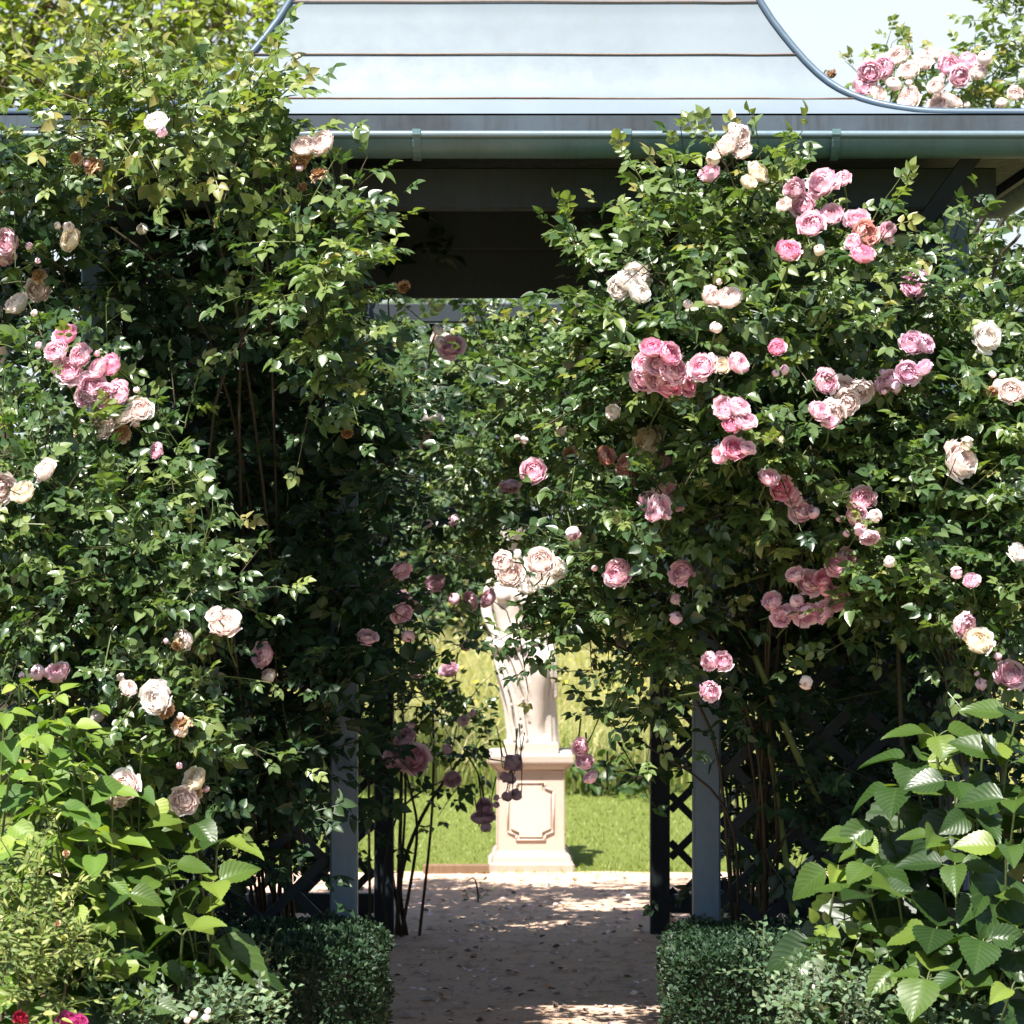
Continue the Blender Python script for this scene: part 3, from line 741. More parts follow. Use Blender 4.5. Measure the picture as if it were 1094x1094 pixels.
limb(b,[(544,564,-.078),(543.5,570,-.090)],[1.5,2.6]); limb(b,[(541,577,-.076),(546,577,-.078)],[1.2,1.2]); limb(b,[(538.5,563,-.066),(542,562.5,-.072)],[1.3,1.0]); limb(b,[(546,562.5,-.074),(551,563,-.068)],[1.0,1.3])
ball(b,536,568,.0,2,3,4); ball(b,559,567,.0,2,3,4)
limb(b,[(530,616,.0),(522,636,.01),(520,653,-.005),(525,668,-.045),(531,680,-.075)],[8,6.8,6,5,4])
limb(b,[(570,616,.0),(583,634,-.01),(588,649,-.03),(576,648,-.085),(564,643,-.10)],[8,6.8,6,5,4])
for i,(dx,dy,ln) in enumerate(((-3,-2,9),(-1,-.5,11),(1,1,10.5),(3,2,8.5))):
    limb(b,[(532+dx,680,-.078),(533+dx*1.2,685+ln*.25,-.088),(534+dx*1.3,682+ln,-.080)],[1.7,1.5,1.1],8,4)
    limb(b,[(565,641+dx,-.10),(560-ln*.2,640+dx*1.2,-.108),(564-ln,643+dx*1.3,-.098)],[1.7,1.5,1.1],8,4)
limb(b,[(529,679,-.075),(526,683,-.085),(527,688,-.085)],[1.9,1.7,1.2],8,4); limb(b,[(567,639,-.10),(564,633,-.108),(560,631,-.105)],[1.9,1.7,1.2],8,4)
limb(b,[(560,786,-.085),(557,792,-.12),(556,795,-.15)],[5,5,4]); limb(b,[(581,786,-.07),(583,792,-.11),(584,795,-.135)],[5,5,4])
bo=b.build('body',M['statue'],stat); remesh(bo,.0048,2)
d=MB()
ringloft(d,[(552,679,27,18,0,.0,0),(553,686,30,20,0,.03,0.2),(556,700,30,22,-.005,.045,.6),(560,720,29.5,22,-.01,.055,1.1),(565,745,28.5,21,-.01,.06,1.7),(568,768,27,20,-.005,.06,2.2),(570,785,26.5,20,0,.06,2.5),(570,796,28,21,0,.05,2.7)],96)
limb(d,[(566,690,-.05),(573,703,-.105),(576,718,-.115),(575,745,-.09),(574,775,-.065),(575,793,-.06)],[8,10,10.5,9,8.5,10],18)
limb(d,[(523,683,-.02),(528,688,-.085),(545,690,-.115),(562,686,-.115),(578,680,-.09),(586,679,-.03)],[4.2,4.6,4,4,4.4,4],12)
limb(d,[(586,680,-.03),(590,700,-.06),(592,722,-.06),(594,745,-.045)],[5,4.6,4,2.5],10)
limb(d,[(580,684,-.08),(587,702,-.09),(589,725,-.075),(588,742,-.06)],[3.6,3.2,2.8,1.6],10)
for (a,bb,c,e,r_) in (((529,690,-.07),(538,715,-.10),(549,745,-.105),(556,790,-.10),2.6),((535,691,-.09),(545,718,-.115),(556,748,-.105),(562,788,-.10),2.2),((543,692,-.105),(552,715,-.125),(561,742,-.11),(566,770,-.09),2.0),((526,689,-.04),(533,715,-.075),(543,748,-.09),(549,790,-.08),2.6),((552,692,-.11),(559,708,-.125),(564,728,-.12),(569,748,-.1),1.8),((583,700,-.07),(586,730,-.07),(587,765,-.06),(588,792,-.07),2.0),((531,700,-.06),(540,730,-.09),(546,765,-.09),(553,792,-.095),1.7)):
    limb(d,[a,bb,c,e],[r_,r_,r_*1.1,r_*.9],8)
do=d.build('drapery',M['statue'],stat); remesh(do,.0046,7)
m=MB(); m.bbox((pcx-.128,pcy-.15,PH+.001),(pcx+.132,pcy+.12,PH+.047),.006); m.build('plinth',M['statue'],stat,False)
#PART3
# ================================================================== PLANTS
def BL(s,default='pink'):
    out=[]
    for it in s.split():
        q=it.split(','); col=q[3] if len(q)>3 else default
        t=(float(q[0]),float(q[1]),float(q[2]),col)
        out.append(t+(float(q[4]),) if len(q)>4 else t)
    return out

# --- climbing rose over the left front of the pavilion
A=[(190,142,138,44,7.62,.30,1.25,.27),(95,108,70,36,7.62,.25,1.0,.30),(268,125,50,34,7.65,.2,1,.27),(325,300,52,75,7.55,.26,1.25,.16),(352,245,42,40,7.5,.2,1.1,.12),(350,370,42,38,7.5,.18,1.2,.05),(285,215,40,35,7.65,.2,.9),
   (50,230,60,60,7.95,.2,.6,-.05),(95,290,50,40,8.1,.15,.5,-.08),(70,400,55,55,7.7,.15,.8,-.02),(185,470,26,34,7.65,.08,1.6),(180,530,18,34,7.65,.06,1.0),(30,180,50,50,7.8,.2,.8)]
Ai=[(100,285,100,50,8.18,.1,1.3),(200,285,70,50,8.2,.08,1.3),(240,350,110,60,8.22,.08,1.2),(285,800,70,115,8.24,.07,1.5),(270,440,150,150,8.28,.16,1.3),(280,620,130,160,8.27,.12,1.3),(120,560,140,150,8.3,.2),(270,860,110,110,8.5,.10,.55),(380,480,36,180,8.32,.10,2.0),(378,690,24,120,8.30,.06,2.0),(330,700,60,150,8.28,.08,1.3),(230,800,90,150,8.3,.12,.8),(190,300,220,140,8.9,.4),(100,820,160,180,8.4,.2),(50,320,120,160,8.9,.3,1.4),(20,300,60,70,9.5,.2,1.5),(270,600,170,330,9.6,.4),(330,640,90,330,10.6,.3),(418,235,26,70,8.9,.2,1.3)]
BA=BL('8,258,14 3,272,12 75,257,11,cream 73,243,7,blush 152,245,8,white 40,310,12,blush 18,324,13,blush 38,292,9,tan 93,174,12,tan 78,170,9,tan 167,130,11,white 172,140,8,mauve 345,153,13,blush 325,156,12,blush 320,178,11,tan 339,180,11,tan 328,170,8,tan 326,201,6,tan '
  '70,358,12,deep,7.47 60,376,12,pink,7.45 86,380,11,pink,7.45 73,396,13,pink,7.45 118,390,12,deep,7.47 104,394,11,pink,7.45 99,413,14,pink,7.45 112,426,14,pink,7.45 127,420,13,pink,7.45 113,444,14,blush,7.47 131,440,15,blush,7.47 148,436,13,blush,7.47 107,457,12,blush,7.47 129,461,11,tan,7.47 92,424,11,pink,7.45 167,482,8 372,466,8,tan,8.15 433,310,8,tan,8.5 468,352,7,white,8.6 470,365,8,blush,8.6 482,370,12,pink,8.6 281,700,13,pink,8.1 287,722,10,blush,8.1 430,656,10,dusk,8.3 436,680,9,dusk,8.3 392,680,9,dusk,8.2 430,610,9,dusk,8.3 88,470,6,tan')
rose_plant('climbing_rose',tuple(P(300,560,8.9)*np.array([1,1,0])),'climbing rose with pink blooms covering the left front corner of the pavilion',A,BA,430,1,inner=Ai,inner_dens=75,group='roses growing over the pavilion',
  canes=[(arch((-1.1,8.7,0),P(210,700,8.9),(.1,0,.1)),.010,.004,.1)])

# --- shrub rose in front of it, lower left
B=[(45,480,65,55,7.5,.18,1,.1),(70,560,90,70,7.4,.24,1.1),(155,615,78,50,7.32,.18,1.1),(60,640,110,70,7.45,.24,1),(205,640,45,32,7.25,.12,1.2),(180,745,45,55,7.25,.14,1.0),(205,790,45,40,7.25,.12,1),(140,830,70,50,7.25,.16,.9),(40,720,70,70,7.5,.2,.7)]
BB=BL('47,502,11,blush 0,522,16,blush 24,526,14,cream 240,665,15,blush 229,657,9,blush 197,683,10,blush 186,692,7,tan 40,718,10 62,719,12 167,746,17,white 178,762,11,tan 190,768,12,tan 193,780,10,blush 132,840,16,blush 124,850,12,blush 208,833,14,cream 196,856,15,blush 204,846,10,tan 112,882,9,tan 105,764,8,white 137,735,9,blush 70,916,8,tan')
rose_plant('shrub_rose',tuple(P(90,560,7.5)*np.array([1,1,0])),'low rose bush with creamy pale blooms in front of the left climbing rose','' or B,BB,520,2,inner=[(80,620,120,120,7.8,.2),(110,800,110,120,7.7,.2)],inner_dens=60,size=.105,cat='rose bush',upb=.3,
  canes=[(catmull([P(160,860,7.35),P(185,720,7.2),P(205,685,7.15),P(233,655,7.2)],4),.008,.006,1),(catmull([P(80,960,7.45),P(60,700,7.3),P(40,470,7.4)],4),.008,.004,.8)])

# --- climbing rose over the right front post
C=[(730,245,60,60,7.75,.25,1.1,.2),(795,225,48,50,7.65,.22,1.1,.2),(645,290,34,34,7.95,.15,1.2,.10),(875,300,85,65,7.65,.30,1.1,.14),(775,360,125,75,7.65,.32,1.1),(672,395,65,60,7.9,.2,1.1),(595,415,34,34,8.15,.12,.9),(645,470,60,40,8.1,.16,1),(815,450,100,70,7.6,.30,1.1),(800,530,70,50,7.75,.2,.9),(865,580,50,42,7.75,.18,.9)]
C2=[(578,655,36,20,8.1,.06,1.8,-.1),(705,560,75,46,7.85,.22,1.1),(650,600,36,34,8.0,.13,1),(618,655,55,18,8.1,.07,1.3,-.15),(695,670,38,50,8.0,.15,1.0),(700,735,32,32,8.1,.12,1.0),(668,782,24,22,8.2,.07,1)]
Ci=[(845,740,75,130,8.24,.07,1.5),(860,880,70,60,8.24,.07,.8),(830,740,100,160,8.75,.25),(850,880,50,70,8.8,.2,.7),(760,560,130,150,8.5,.2,1.3),(800,330,170,130,8.5,.25),(900,480,150,170,8.5,.25),(870,850,100,120,9.0,.3),(890,640,110,280,9.8,.35),(900,640,110,280,10.7,.3)]
BC=BL('790,146,12,blush 776,154,12,blush 758,186,11 762,170,10,cream 793,161,10,blush 810,183,11,cream 800,195,8,cream 783,137,7,blush 848,202,11 858,219,13 878,195,16,pink 900,191,8 867,240,13 843,268,12,deep 888,229,12 916,234,11 925,250,13,salmon 922,271,12,deep 911,258,9 948,246,9 950,257,6 875,267,7,cream 838,219,8,blush 662,308,12,white 680,294,13,white 683,312,12,white 672,300,12,white 760,317,10,blush 779,318,13,blush 735,325,6,blush 697,372,12,deep 688,388,12 715,378,12,deep 720,396,13 702,404,14 716,411,12,deep 735,412,10,deep 688,405,12 703,388,12 750,391,13 770,391,8,cream 789,388,11 765,350,8,blush 830,372,9,deep 838,395,6 790,436,11 775,440,10 796,450,11 782,453,10,deep 772,432,9 771,486,10 785,479,11,deep 798,479,8 882,408,12 918,417,14,blush 905,430,14,blush 890,440,12,blush 875,438,10 886,450,8 900,413,11,blush 700,463,9,cream 690,472,13,cream 706,490,12,mauve 690,493,10,mauve 648,487,10,salmon 670,495,11,salmon 684,508,10,salmon 710,518,11 695,535,11 723,536,9 655,440,8,white 821,510,11 835,522,11,deep 846,531,9 856,546,11 870,548,8 825,642,10 849,614,9 865,622,12 880,618,9,deep 893,604,11 905,595,9 884,629,10,deep 835,658,10 843,653,8 862,657,12 880,655,11 896,641,11 851,642,9 758,706,9 772,706,9 758,738,10 861,729,9,blush 570,503,13')
BC2=BL('706,541,11 699,549,9 660,612,15 728,612,12,mauve 722,640,7,mauve 722,660,9,mauve 544,612,15,blush 538,600,11,blush 577,599,15,blush 592,606,11,white 564,626,11,white 585,618,10,white 612,570,10,dusk 620,798,9 625,814,9 631,830,8')
rose_plant('climbing_rose',tuple(P(800,560,8.8)*np.array([1,1,0])),'climbing rose thick with pink clusters arching over the right front post','' or C,BC,470,3,inner=Ci,inner_dens=72,group='roses growing over the pavilion',
  canes=[(arch((.92,8.5,0),P(808,700,8.25),(.0,-.06,0)),.013,.008,.95),(catmull([P(808,700,8.25),P(785,600,8.3),P(780,500,8.2)],5),.008,.005,.2),(catmull([P(880,870,8.3),P(840,780,8.15),P(806,700,8.1)],5),.011,.009,.9),(catmull([P(730,665,8.1),P(765,632,8.05),P(830,610,8.1)],5),.007,.005,.9)])

rose_plant('climbing_rose',tuple(P(800,560,8.65)*np.array([1,1,0])),'rose trailing from the right post into the doorway in front of the statue',C2,BC2,470,13,inner=[(735,610,40,110,8.5,.12)],inner_dens=72,group='roses growing over the pavilion')

# --- rose at the far right front
Dk=[(1010,440,105,105,7.75,.25,1.05,.02),(1040,330,70,80,7.95,.2,1,.05),(1005,590,100,100,7.6,.24,1.05,-.02),(1070,640,60,80,7.5,.2,1),(945,545,60,60,7.85,.15,.9),(960,640,60,50,7.75,.15,.7),(1080,470,50,90,7.7,.2,1,.1)]
Di=[(1065,830,60,110,8.2,.2),(960,730,110,110,8.45,.25),(1040,520,110,170,8.3,.25),(960,860,90,120,8.7,.25),(1040,730,90,120,8.4,.25)]
BD=BL('978,303,15,mauve 970,297,9,blush 975,366,13,mauve 989,368,9,mauve 970,398,11,mauve 986,393,9,mauve 950,405,9,mauve 957,414,8,dusk 942,411,9,dusk 1055,360,14,white 1080,418,13,blush 1067,412,9,blush 1027,491,19,blush 1033,474,9,cream 922,533,12 915,550,11 935,551,9,blush 928,574,9 919,566,9 950,600,7,blush 1022,612,8 1038,621,8 1030,668,14 1046,685,15,cream 1080,720,15 1048,731,8 1063,420,7,tan 1088,590,9,white')
rose_plant('climbing_rose',tuple(P(1020,560,7.9)*np.array([1,1,0])),'rose with scattered pale pink blooms at the far right of the pavilion','' or Dk,BD,500,4,inner=Di,inner_dens=65,group='roses growing over the pavilion',
  canes=[(arch((1.25,7.9,0),P(960,560,8.1),(-.05,0,0)),.010,.005,.4)])

# --- tall rose behind the right eave
E=[(1000,95,80,34,10.9,.3,1.0,.2),(940,85,40,26,10.9,.2,.8,.2),(1075,75,45,60,10.8,.3,1,.25),(1085,20,30,40,10.8,.2,1,.25),(1075,230,60,90,10.8,.3,.8,.25),(1060,330,60,70,10.9,.3,.8,.2)]
BE=BL('930,77,12 945,71,11 960,60,11,blush 972,75,10,blush 985,66,11,blush 1014,70,12 1025,81,11 970,105,11,blush 1004,112,11,blush 1052,62,10,blush 1045,78,9,blush 922,92,11 1000,58,9,blush 1070,110,8,blush 955,90,10,blush 1035,65,10 938,100,9,blush 1085,100,8,blush 1000,92,9,blush 890,82,6,tan 1018,108,9,blush')
rose_plant('climbing_rose',tuple(P(1080,560,10.9)*np.array([1,1,0])),'tall rose with pale pink clusters rising above the right end of the gutter','' or E,BE,260,5,inner=[(1060,480,90,120,11.2,.2)],inner_dens=40,group='roses growing over the pavilion',tint=(.5,.18),
  canes=[(catmull([P(1000,520,10.4),P(1030,330,10.3),P(1094,190,10.3)],6),.012,.008,.1),(catmull([P(990,420,10.3),P(1020,290,10.2),P(1085,180,10.2)],6),.011,.007,.0),(catmull([P(1050,480,10.4),P(1060,300,10.35),P(1090,250,10.3)],6),.010,.006,.2)])

# --- roses on the rear screen
Fk=[(452,430,28,60,10.9,.2,1,.0),(458,520,32,50,10.9,.2,1),(478,590,28,40,10.85,.18,1),(480,660,26,36,10.85,.14,.7),(445,640,24,70,10.95,.18,.8,-.1),(462,740,36,42,10.85,.16,.8),(485,765,28,20,10.8,.1,.8),(440,800,28,50,10.95,.14,.6,-.1),(492,825,22,26,10.8,.08,.8,-.05)]
BF=BL('462,452,13,white 458,472,9,blush 457,560,7,blush 485,556,8,dusk 470,362,9,blush 465,622,9,dusk 430,640,8,dusk 485,640,8 503,642,9 522,639,9 480,716,9,dusk 495,770,8,dusk 423,810,13,pink,10.6 443,811,13,pink,10.6 433,789,10,dusk,10.6 483,832,9,dusk 517,862,8,dusk 513,874,8,dusk 521,873,8,dusk 519,884,7,dusk 547,815,9,dusk 552,812,7,dusk 539,830,7,dusk 546,832,7,dusk 542,851,7,dusk 552,849,7,dusk 478,800,7,dusk 445,720,8,dusk 535,553,8,dusk 497,690,7,dusk')
rose_plant('climbing_rose',tuple(P(428,560,11.0)*np.array([1,1,0])),'straggling rose with faded mauve clusters climbing the rear left post','' or Fk,BF,300,6,inner=[(330,520,90,330,11.3,.2),(250,700,110,250,11.3,.2)],inner_dens=60,group='roses growing over the pavilion',size=.105,off=.05,tint=(.42,.17),
  canes=[(catmull([P(434,1001,11.05),P(428,940,11.0),P(452,870,10.95),P(500,800,10.85)],6),.012,.005,.15),(catmull([P(424,1003,11.0),P(428,880,11.0),P(434,800,10.95),P(480,740,10.85)],6),.010,.005,.1),(catmull([P(428,1003,11.0),P(445,900,11.0),P(440,850,10.9),P(425,800,10.9)],6),.008,.004,.2),(catmull([P(500,800,10.85),P(520,810,10.8),P(545,818,10.75),P(548,850,10.7)],5),.004,.002,.5),(catmull([P(495,800,10.85),P(512,830,10.8),P(518,870,10.75)],5),.004,.002,.5)])
G=[(530,338,60,8,10.44,.06,1.6,.0),(545,385,65,34,10.42,.16,1.2,.10),(590,440,65,46,10.4,.18,1.2,.10),(520,470,52,44,10.4,.18,1.1,.05),(560,535,58,36,10.38,.16,1.0,.06),(600,500,46,36,10.35,.16,.8),(512,590,24,24,10.4,.1,.9),(640,550,46,46,10.4,.16,.6,-.1),(690,450,70,100,10.4,.18,.5,-.1),(660,690,34,50,10.8,.12,.5),(470,350,30,18,10.4,.1,.6)]
BG=BL('560,470,5,blush 606,485,9,tan 600,460,7,cream 545,520,9,dusk')
rose_plant('climbing_rose',tuple(P(800,560,10.8)*np.array([1,1,0])),'leafy rose hanging from the rear crossbar above the statue','' or G,BG,300,7,inner=[(880,500,100,330,11.3,.15),(980,650,110,280,11.3,.15),(560,430,100,80,11.25,.1,1.0),(450,420,60,90,11.25,.1,1.2)],inner_dens=58,group='roses growing over the pavilion',size=.105,tint=(.47,.18))

# --- broad-leaved shrubs in the two front corners
def broad_shrub(name,label,cat,stems,templ,mat,seed,size=(.10,.165),node=.12,droop=.28,tint=(.45,.18),group=None,base=None,nodes_from=.25,face=-.25):
    rg=np.random.default_rng(seed); tips=[P(px,py,D) for px,py,D in stems]
    c=np.mean(tips,axis=0) if base is None else np.array(base); root=empty(name,(c[0],c[1],0),label,cat,group); lf=MB(); st=MB()
    for tip in tips:
        b0=np.array([c[0]+(tip[0]-c[0])*.55+rg.normal()*.05,c[1]+(tip[1]-c[1])*.6+.05+rg.normal()*.05,0]); H=np.linalg.norm(tip-b0)
        pts=arch(b0,tip,(rg.normal()*.03,.05+rg.random()*.03,0),14); st.tube(pts,.0055,.003,5,.9,False)
        nn=max(3,int(H*(1-nodes_from)/node)); ang=rg.random()*3.14
        for j in range(nn+1):
            t=nodes_from+(1-nodes_from)*j/nn; p=np.array([np.interp(t,np.linspace(0,1,14),pts[:,k]) for k in range(3)]); ang+=math.pi/2+rg.normal()*.2
            top=j==nn
            for h in range(2 if not top else 4):
                a=ang+(math.pi*h if not top else math.pi/2*h); s=rg.uniform(*size)*(.75 if top else 1)*(.8+.4*math.sin(math.pi*min(1,t)))
                hd=np.array([math.cos(a),math.sin(a),rg.uniform(-.35,.30)+(.35 if top else 0)]); pe=p+nrm(hd+np.array([0,0,.4]))*s*.28
                st.tube([p,(p+pe)/2+np.array([0,0,.004]),pe],.0022,.0018,4,.9,False)
                n=np.array([rg.normal()*.35,face+rg.normal()*.35,1.0]); d=hd+np.array([0,0,-droop*rg.random()])
                k=int(rg.integers(0,len(templ))); lf.inst(templ[k],frames(d[None],n[None]),pe[None],[s],[np.clip(rg.normal(tint[0]+(.2 if top else 0),tint[1]),0,1)])
    lf.build('leaves',M[mat],root); st.build('stems',M['stem'],root); return root
HL=[(170,945,6.95),(225,950,6.95),(130,960,6.85),(195,1000,6.8),(150,1075,6.65),(150,905,7.15),(205,885,7.1),(232,905,7.05),(180,930,6.95),(140,975,6.9),(160,1040,6.8),(110,940,7.1),(120,1030,6.7),(90,1000,6.8),(205,975,7.0)]
broad_shrub('broad_leaved_shrub','dark broad-leaved shrub with toothed leaves behind the left box hedge','shrub',HL,BROAD,'hyd_leaf',41,(.11,.20),.16,.8,tint=(.48,.25),face=-.5)
HR=[(1020,840,7.05),(1075,820,7.0),(980,820,7.25),(940,890,7.2),(1020,930,6.8),(1075,910,6.75),(930,960,6.95),(990,1050,6.65),(1050,1010,6.7),(1000,790,7.2),(1050,800,7.1),(1085,770,7.1),(960,850,7.15),(915,900,7.2),(895,935,7.15),(930,930,7.0),(1000,900,6.95),(1040,880,6.9),(1085,860,6.85),(960,960,6.9),(1000,1000,6.8),(1060,960,6.8),(1090,1000,6.7),(940,985,7.05),(1030,1050,6.65),(1080,1060,6.6),(960,1040,6.8)]
broad_shrub('broad_leaved_shrub','tall broad-leaved shrub with dark glossy leaves in the lower right corner','shrub',HR,BROAD,'hyd_leaf',42,(.13,.235),.17,.9,tint=(.36,.26),face=-.5)
WL=[(20,735,7.05),(60,745,7.0),(95,760,7.05),(130,790,7.1),(40,790,6.9),(85,820,6.9),(10,830,6.85),(120,850,6.95),(60,870,6.8),(150,810,7.1),(5,765,7.0),(25,900,6.75),(100,890,6.8),(45,840,6.75),(75,780,6.95)]
broad_shrub('green_leaved_shrub','bright yellow-green leafy shrub at the left edge below the pale roses','shrub',WL,OVATE,'lime_leaf',43,(.07,.125),.06,.5,tint=(.5,.2),face=-.4)

def fine_shrub(name,label,cat,clumps,templ,mat,seed,dens,size,length,base,step=.02,tint=(.5,.2),buds=None,upb=.9,group=None):
    rg=np.random.default_rng(seed); root=empty(name,base,label,cat,group); lf=MB(); st=MB()
    foliage(lf,st,clumps,dens,templ,size,rg,(),step=step,length=length,tint=tint,upb=upb,out=.35,stem_r=.0013)
    for c in clumps:
        C,r=clump_world(c); st.tube(arch(base,C,(0,.03,0),6),.006,.002,5,.5,False)
    lf.build('leaves',M[mat],root); st.build('stems',M['stem'],root)
    if buds:
        for (px,py,rr,col,Db) in buds:
            o=bpy.data.objects.new('flower',bloom_data(col,1 if rr>5 else 3)); COL.objects.link(o); o.parent=root; o.matrix_parent_inverse=root.matrix_basis.inverted()
            o.matrix_basis=Matrix.Translation(Vector(P(px,py,Db)))@Vector((rg.normal()*.3,-.8,.6)).to_track_quat('Z','Y').to_matrix().to_4x4()@Matrix.Scale(rr*Db/F,4)
    return root
gp=lambda px,D:tuple(P(px,560,D)*np.array([1,1,0]))
fine_shrub('feathery_shrub','feathery pale green shrub with thin shoots at the lower left edge','shrub',[(25,960,50,60,6.6,.15),(20,1040,60,60,6.5,.18),(70,1050,45,45,6.5,.15),(80,985,35,35,6.65,.1,.6)],NARROW,'feather_leaf',51,900,.038,(.08,.2),gp(30,6.55),.016,(.55,.25),
   [(70,910,4,'tan',6.6),(60,985,4,'tan',6.5),(210,0,0,'tan',6.6)][:2])
fine_shrub('edging_plant','low silvery plant with small pale flowers along the left bed edge','edging plant',[(205,1082,75,30,6.75,.15),(150,1092,40,25,6.7,.12),(250,1050,50,38,7.2,.15,.8,-.2),(270,1092,40,30,6.8,.12)],SMALL,'silver_leaf',52,1500,.030,(.05,.11),gp(205,6.8),.013,(.55,.2),
   [(207,1084,5,'white',6.58),(220,1087,5,'white',6.58),(200,1090,4,'white',6.55),(222,1080,4,'white',6.58)],group='silvery plants edging the beds')
fine_shrub('edging_plant','low silvery plant along the right bed edge below the broad leaves','edging plant',[(900,1070,65,40,6.85,.18),(970,1085,60,30,6.75,.15),(860,1082,40,35,7.0,.15),(1030,1092,40,25,6.7,.12),(840,1030,40,30,7.35,.15,.8,-.2)],SMALL,'silver_leaf',53,1500,.030,(.05,.12),gp(920,6.85),.013,(.5,.2),group='silvery plants edging the beds')
fine_shrub('young_shrub','small bright green leafy seedling above the right silvery edging','small plant',[(905,1030,40,25,6.95,.1),(935,1010,28,22,6.95,.08),(960,1050,35,20,6.85,.08)],OVATE,'hyd_leaf',54,420,.06,(.08,.14),gp(920,6.95),.03,(.7,.2))
fine_shrub('garden_pink','magenta flower of a low garden pink at the bottom left','flower',[(75,1105,25,12,6.5,.06)],NARROW,'silver_leaf',55,700,.03,(.04,.08),gp(75,6.5),.014,(.4,.2),[(72,1092,10,'magenta',6.42),(84,1093,8,'magenta',6.42),(78,1098,9,'magenta',6.4)])
fine_shrub('garden_pink','small red flower in the bottom left corner','flower',[(22,1102,20,12,6.45,.06)],NARROW,'silver_leaf',56,700,.03,(.04,.08),gp(22,6.45),.014,(.4,.2),[(22,1087,6,'red',6.4),(28,1089,4,'red',6.4)])
fine_shrub('weed_sprig','small leafy weed with a bent dry stalk on the sunny ground','weed',[(508,962,12,10,12.0,.05),(504,885,5,12,12.9,.03,.5)][:1],SMALL,'rose_leaf',57,600,.035,(.04,.09),gp(508,12.0),.02,(.5,.2))
m=MB(); m.tube(catmull([P(511,972,12.0),P(510,950,12.0),P(506,938,12.0),P(498,942,11.98)],4),.005,.002,5,0); m.tube(catmull([P(510,955,12.0),P(518,951,11.99),P(527,952,12.0)],4),.003,.0015,4,0)
w=m.build('dead_twig',M['bark']); tag(w,'bent dry twig standing on the sunny ground left of the pedestal','twig')

fine_shrub('low_shrub','low dark green clump in the long grass right of the pedestal','shrub',[(655,828,38,26,16.9,.25),(690,838,25,18,17.0,.2)],OVATE,'hyd_leaf',58,130,.13,(.2,.4),gp(665,16.9),.06,(.45,.2))
# --- clipped box hedges
def hedge(label,x0,x1,y0,y1,h,seed,n=26000):
    rg=np.random.default_rng(seed); root=empty('box_hedge',((x0+x1)/2,(y0+y1)/2,0),label,'hedge','clipped box hedges beside the path'); lf=MB(); st=MB()
    cx,cy=(x0+x1)/2,(y0+y1)/2; ax,ay=(x1-x0)/2,(y1-y0)/2
    def surf(m_):
        # points on a rounded box, jittered by lumps
        f=rg.random(m_); p=np.zeros((m_,3)); nn=np.zeros((m_,3))
        tot=np.array([4*ax*ay,2*ax*h,2*ay*h,2*ay*h]); cs=np.cumsum(tot)/tot.sum()
        u=rg.uniform(-1,1,m_); v=rg.uniform(-1,1,m_); k=np.searchsorted(cs,f)
        for i,(P_,N_) in enumerate(((lambda u,v:np.stack([u*ax,v*ay,np.full_like(u,h)],1),(0,0,1)),(lambda u,v:np.stack([u*ax,np.full_like(u,-ay),(v+1)/2*h],1),(0,-1,0)),(lambda u,v:np.stack([np.full_like(u,-ax),u*ay,(v+1)/2*h],1),(-1,0,0)),(lambda u,v:np.stack([np.full_like(u,ax),u*ay,(v+1)/2*h],1),(1,0,0)))):
            q=k==i; p[q]=P_(u[q],v[q]); nn[q]=N_
        ex=np.array([ax,ay,h]); c=p-np.array([0,0,h*.5]); e=np.array([ax,ay,h*.5]); rr=.07
        ov=np.maximum(np.abs(c)-(e-rr),0); l=np.linalg.norm(ov,axis=1)
        sc=np.where(l>rr,rr/np.maximum(l,1e-6),1)[:,None]; c=np.sign(c)*(np.minimum(np.abs(c),e-rr)+ov*sc); nn=nrm(np.where(l[:,None]>1e-4,np.sign(c)*ov,nn)+1e-9)
        p=c+np.array([cx,cy,h*.5])
        lump=np.sin(p[:,0]*23+p[:,2]*17)*np.sin(p[:,1]*19+p[:,2]*29+1)+.6*np.sin(p[:,0]*51+p[:,1]*47+p[:,2]*43)
        p=p+nn*(lump*.012+np.minimum(0,rg.normal(-.012,.022,m_))[:,]+.012*rg.random(m_))[:,None]
        return p,nn
    p,nn=surf(n); d=nn*.9+rg.normal(size=(n,3))*.6+np.array([0,0,.3]); nm=nn*.4+rg.normal(size=(n,3))*.5+np.array([0,0,.6])
    lf.inst(SMALL[0],frames(d,nm),p-nrm(d)*.008,rg.uniform(.012,.022,n),np.clip(rg.normal(.42,.22,n),0,1)); lf.build('leaves',M['box_leaf'],root)
    for i in range(160):
        q=np.array([rg.uniform(x0+.06,x1-.06),rg.uniform(y0+.06,y1-.06),0]); e=q+np.array([rg.normal()*.05,rg.normal()*.05,h*rg.uniform(.7,.93)]); st.tube([q,(q+e)/2+rg.normal(size=3)*.01,e],.004,.0015,4,.1,False)
    core=MB(); core.box((x0+.06,y0+.06,.01),(x1-.06,y1-.06,h-.06),.0); core.build('inner_twigs',M['shaded_leaf'],root,False)
    st.build('stems',M['stem'],root)
xl=lambda px,D:float(P(px,0,D)[0])
hedge('clipped dark green box hedge at the left side of the path',xl(150,7.75),xl(403,7.75),7.62,8.28,.475,61)
hedge('clipped dark green box hedge at the right side of the path',xl(719,7.75),xl(900,7.75),7.62,8.28,.465,62)

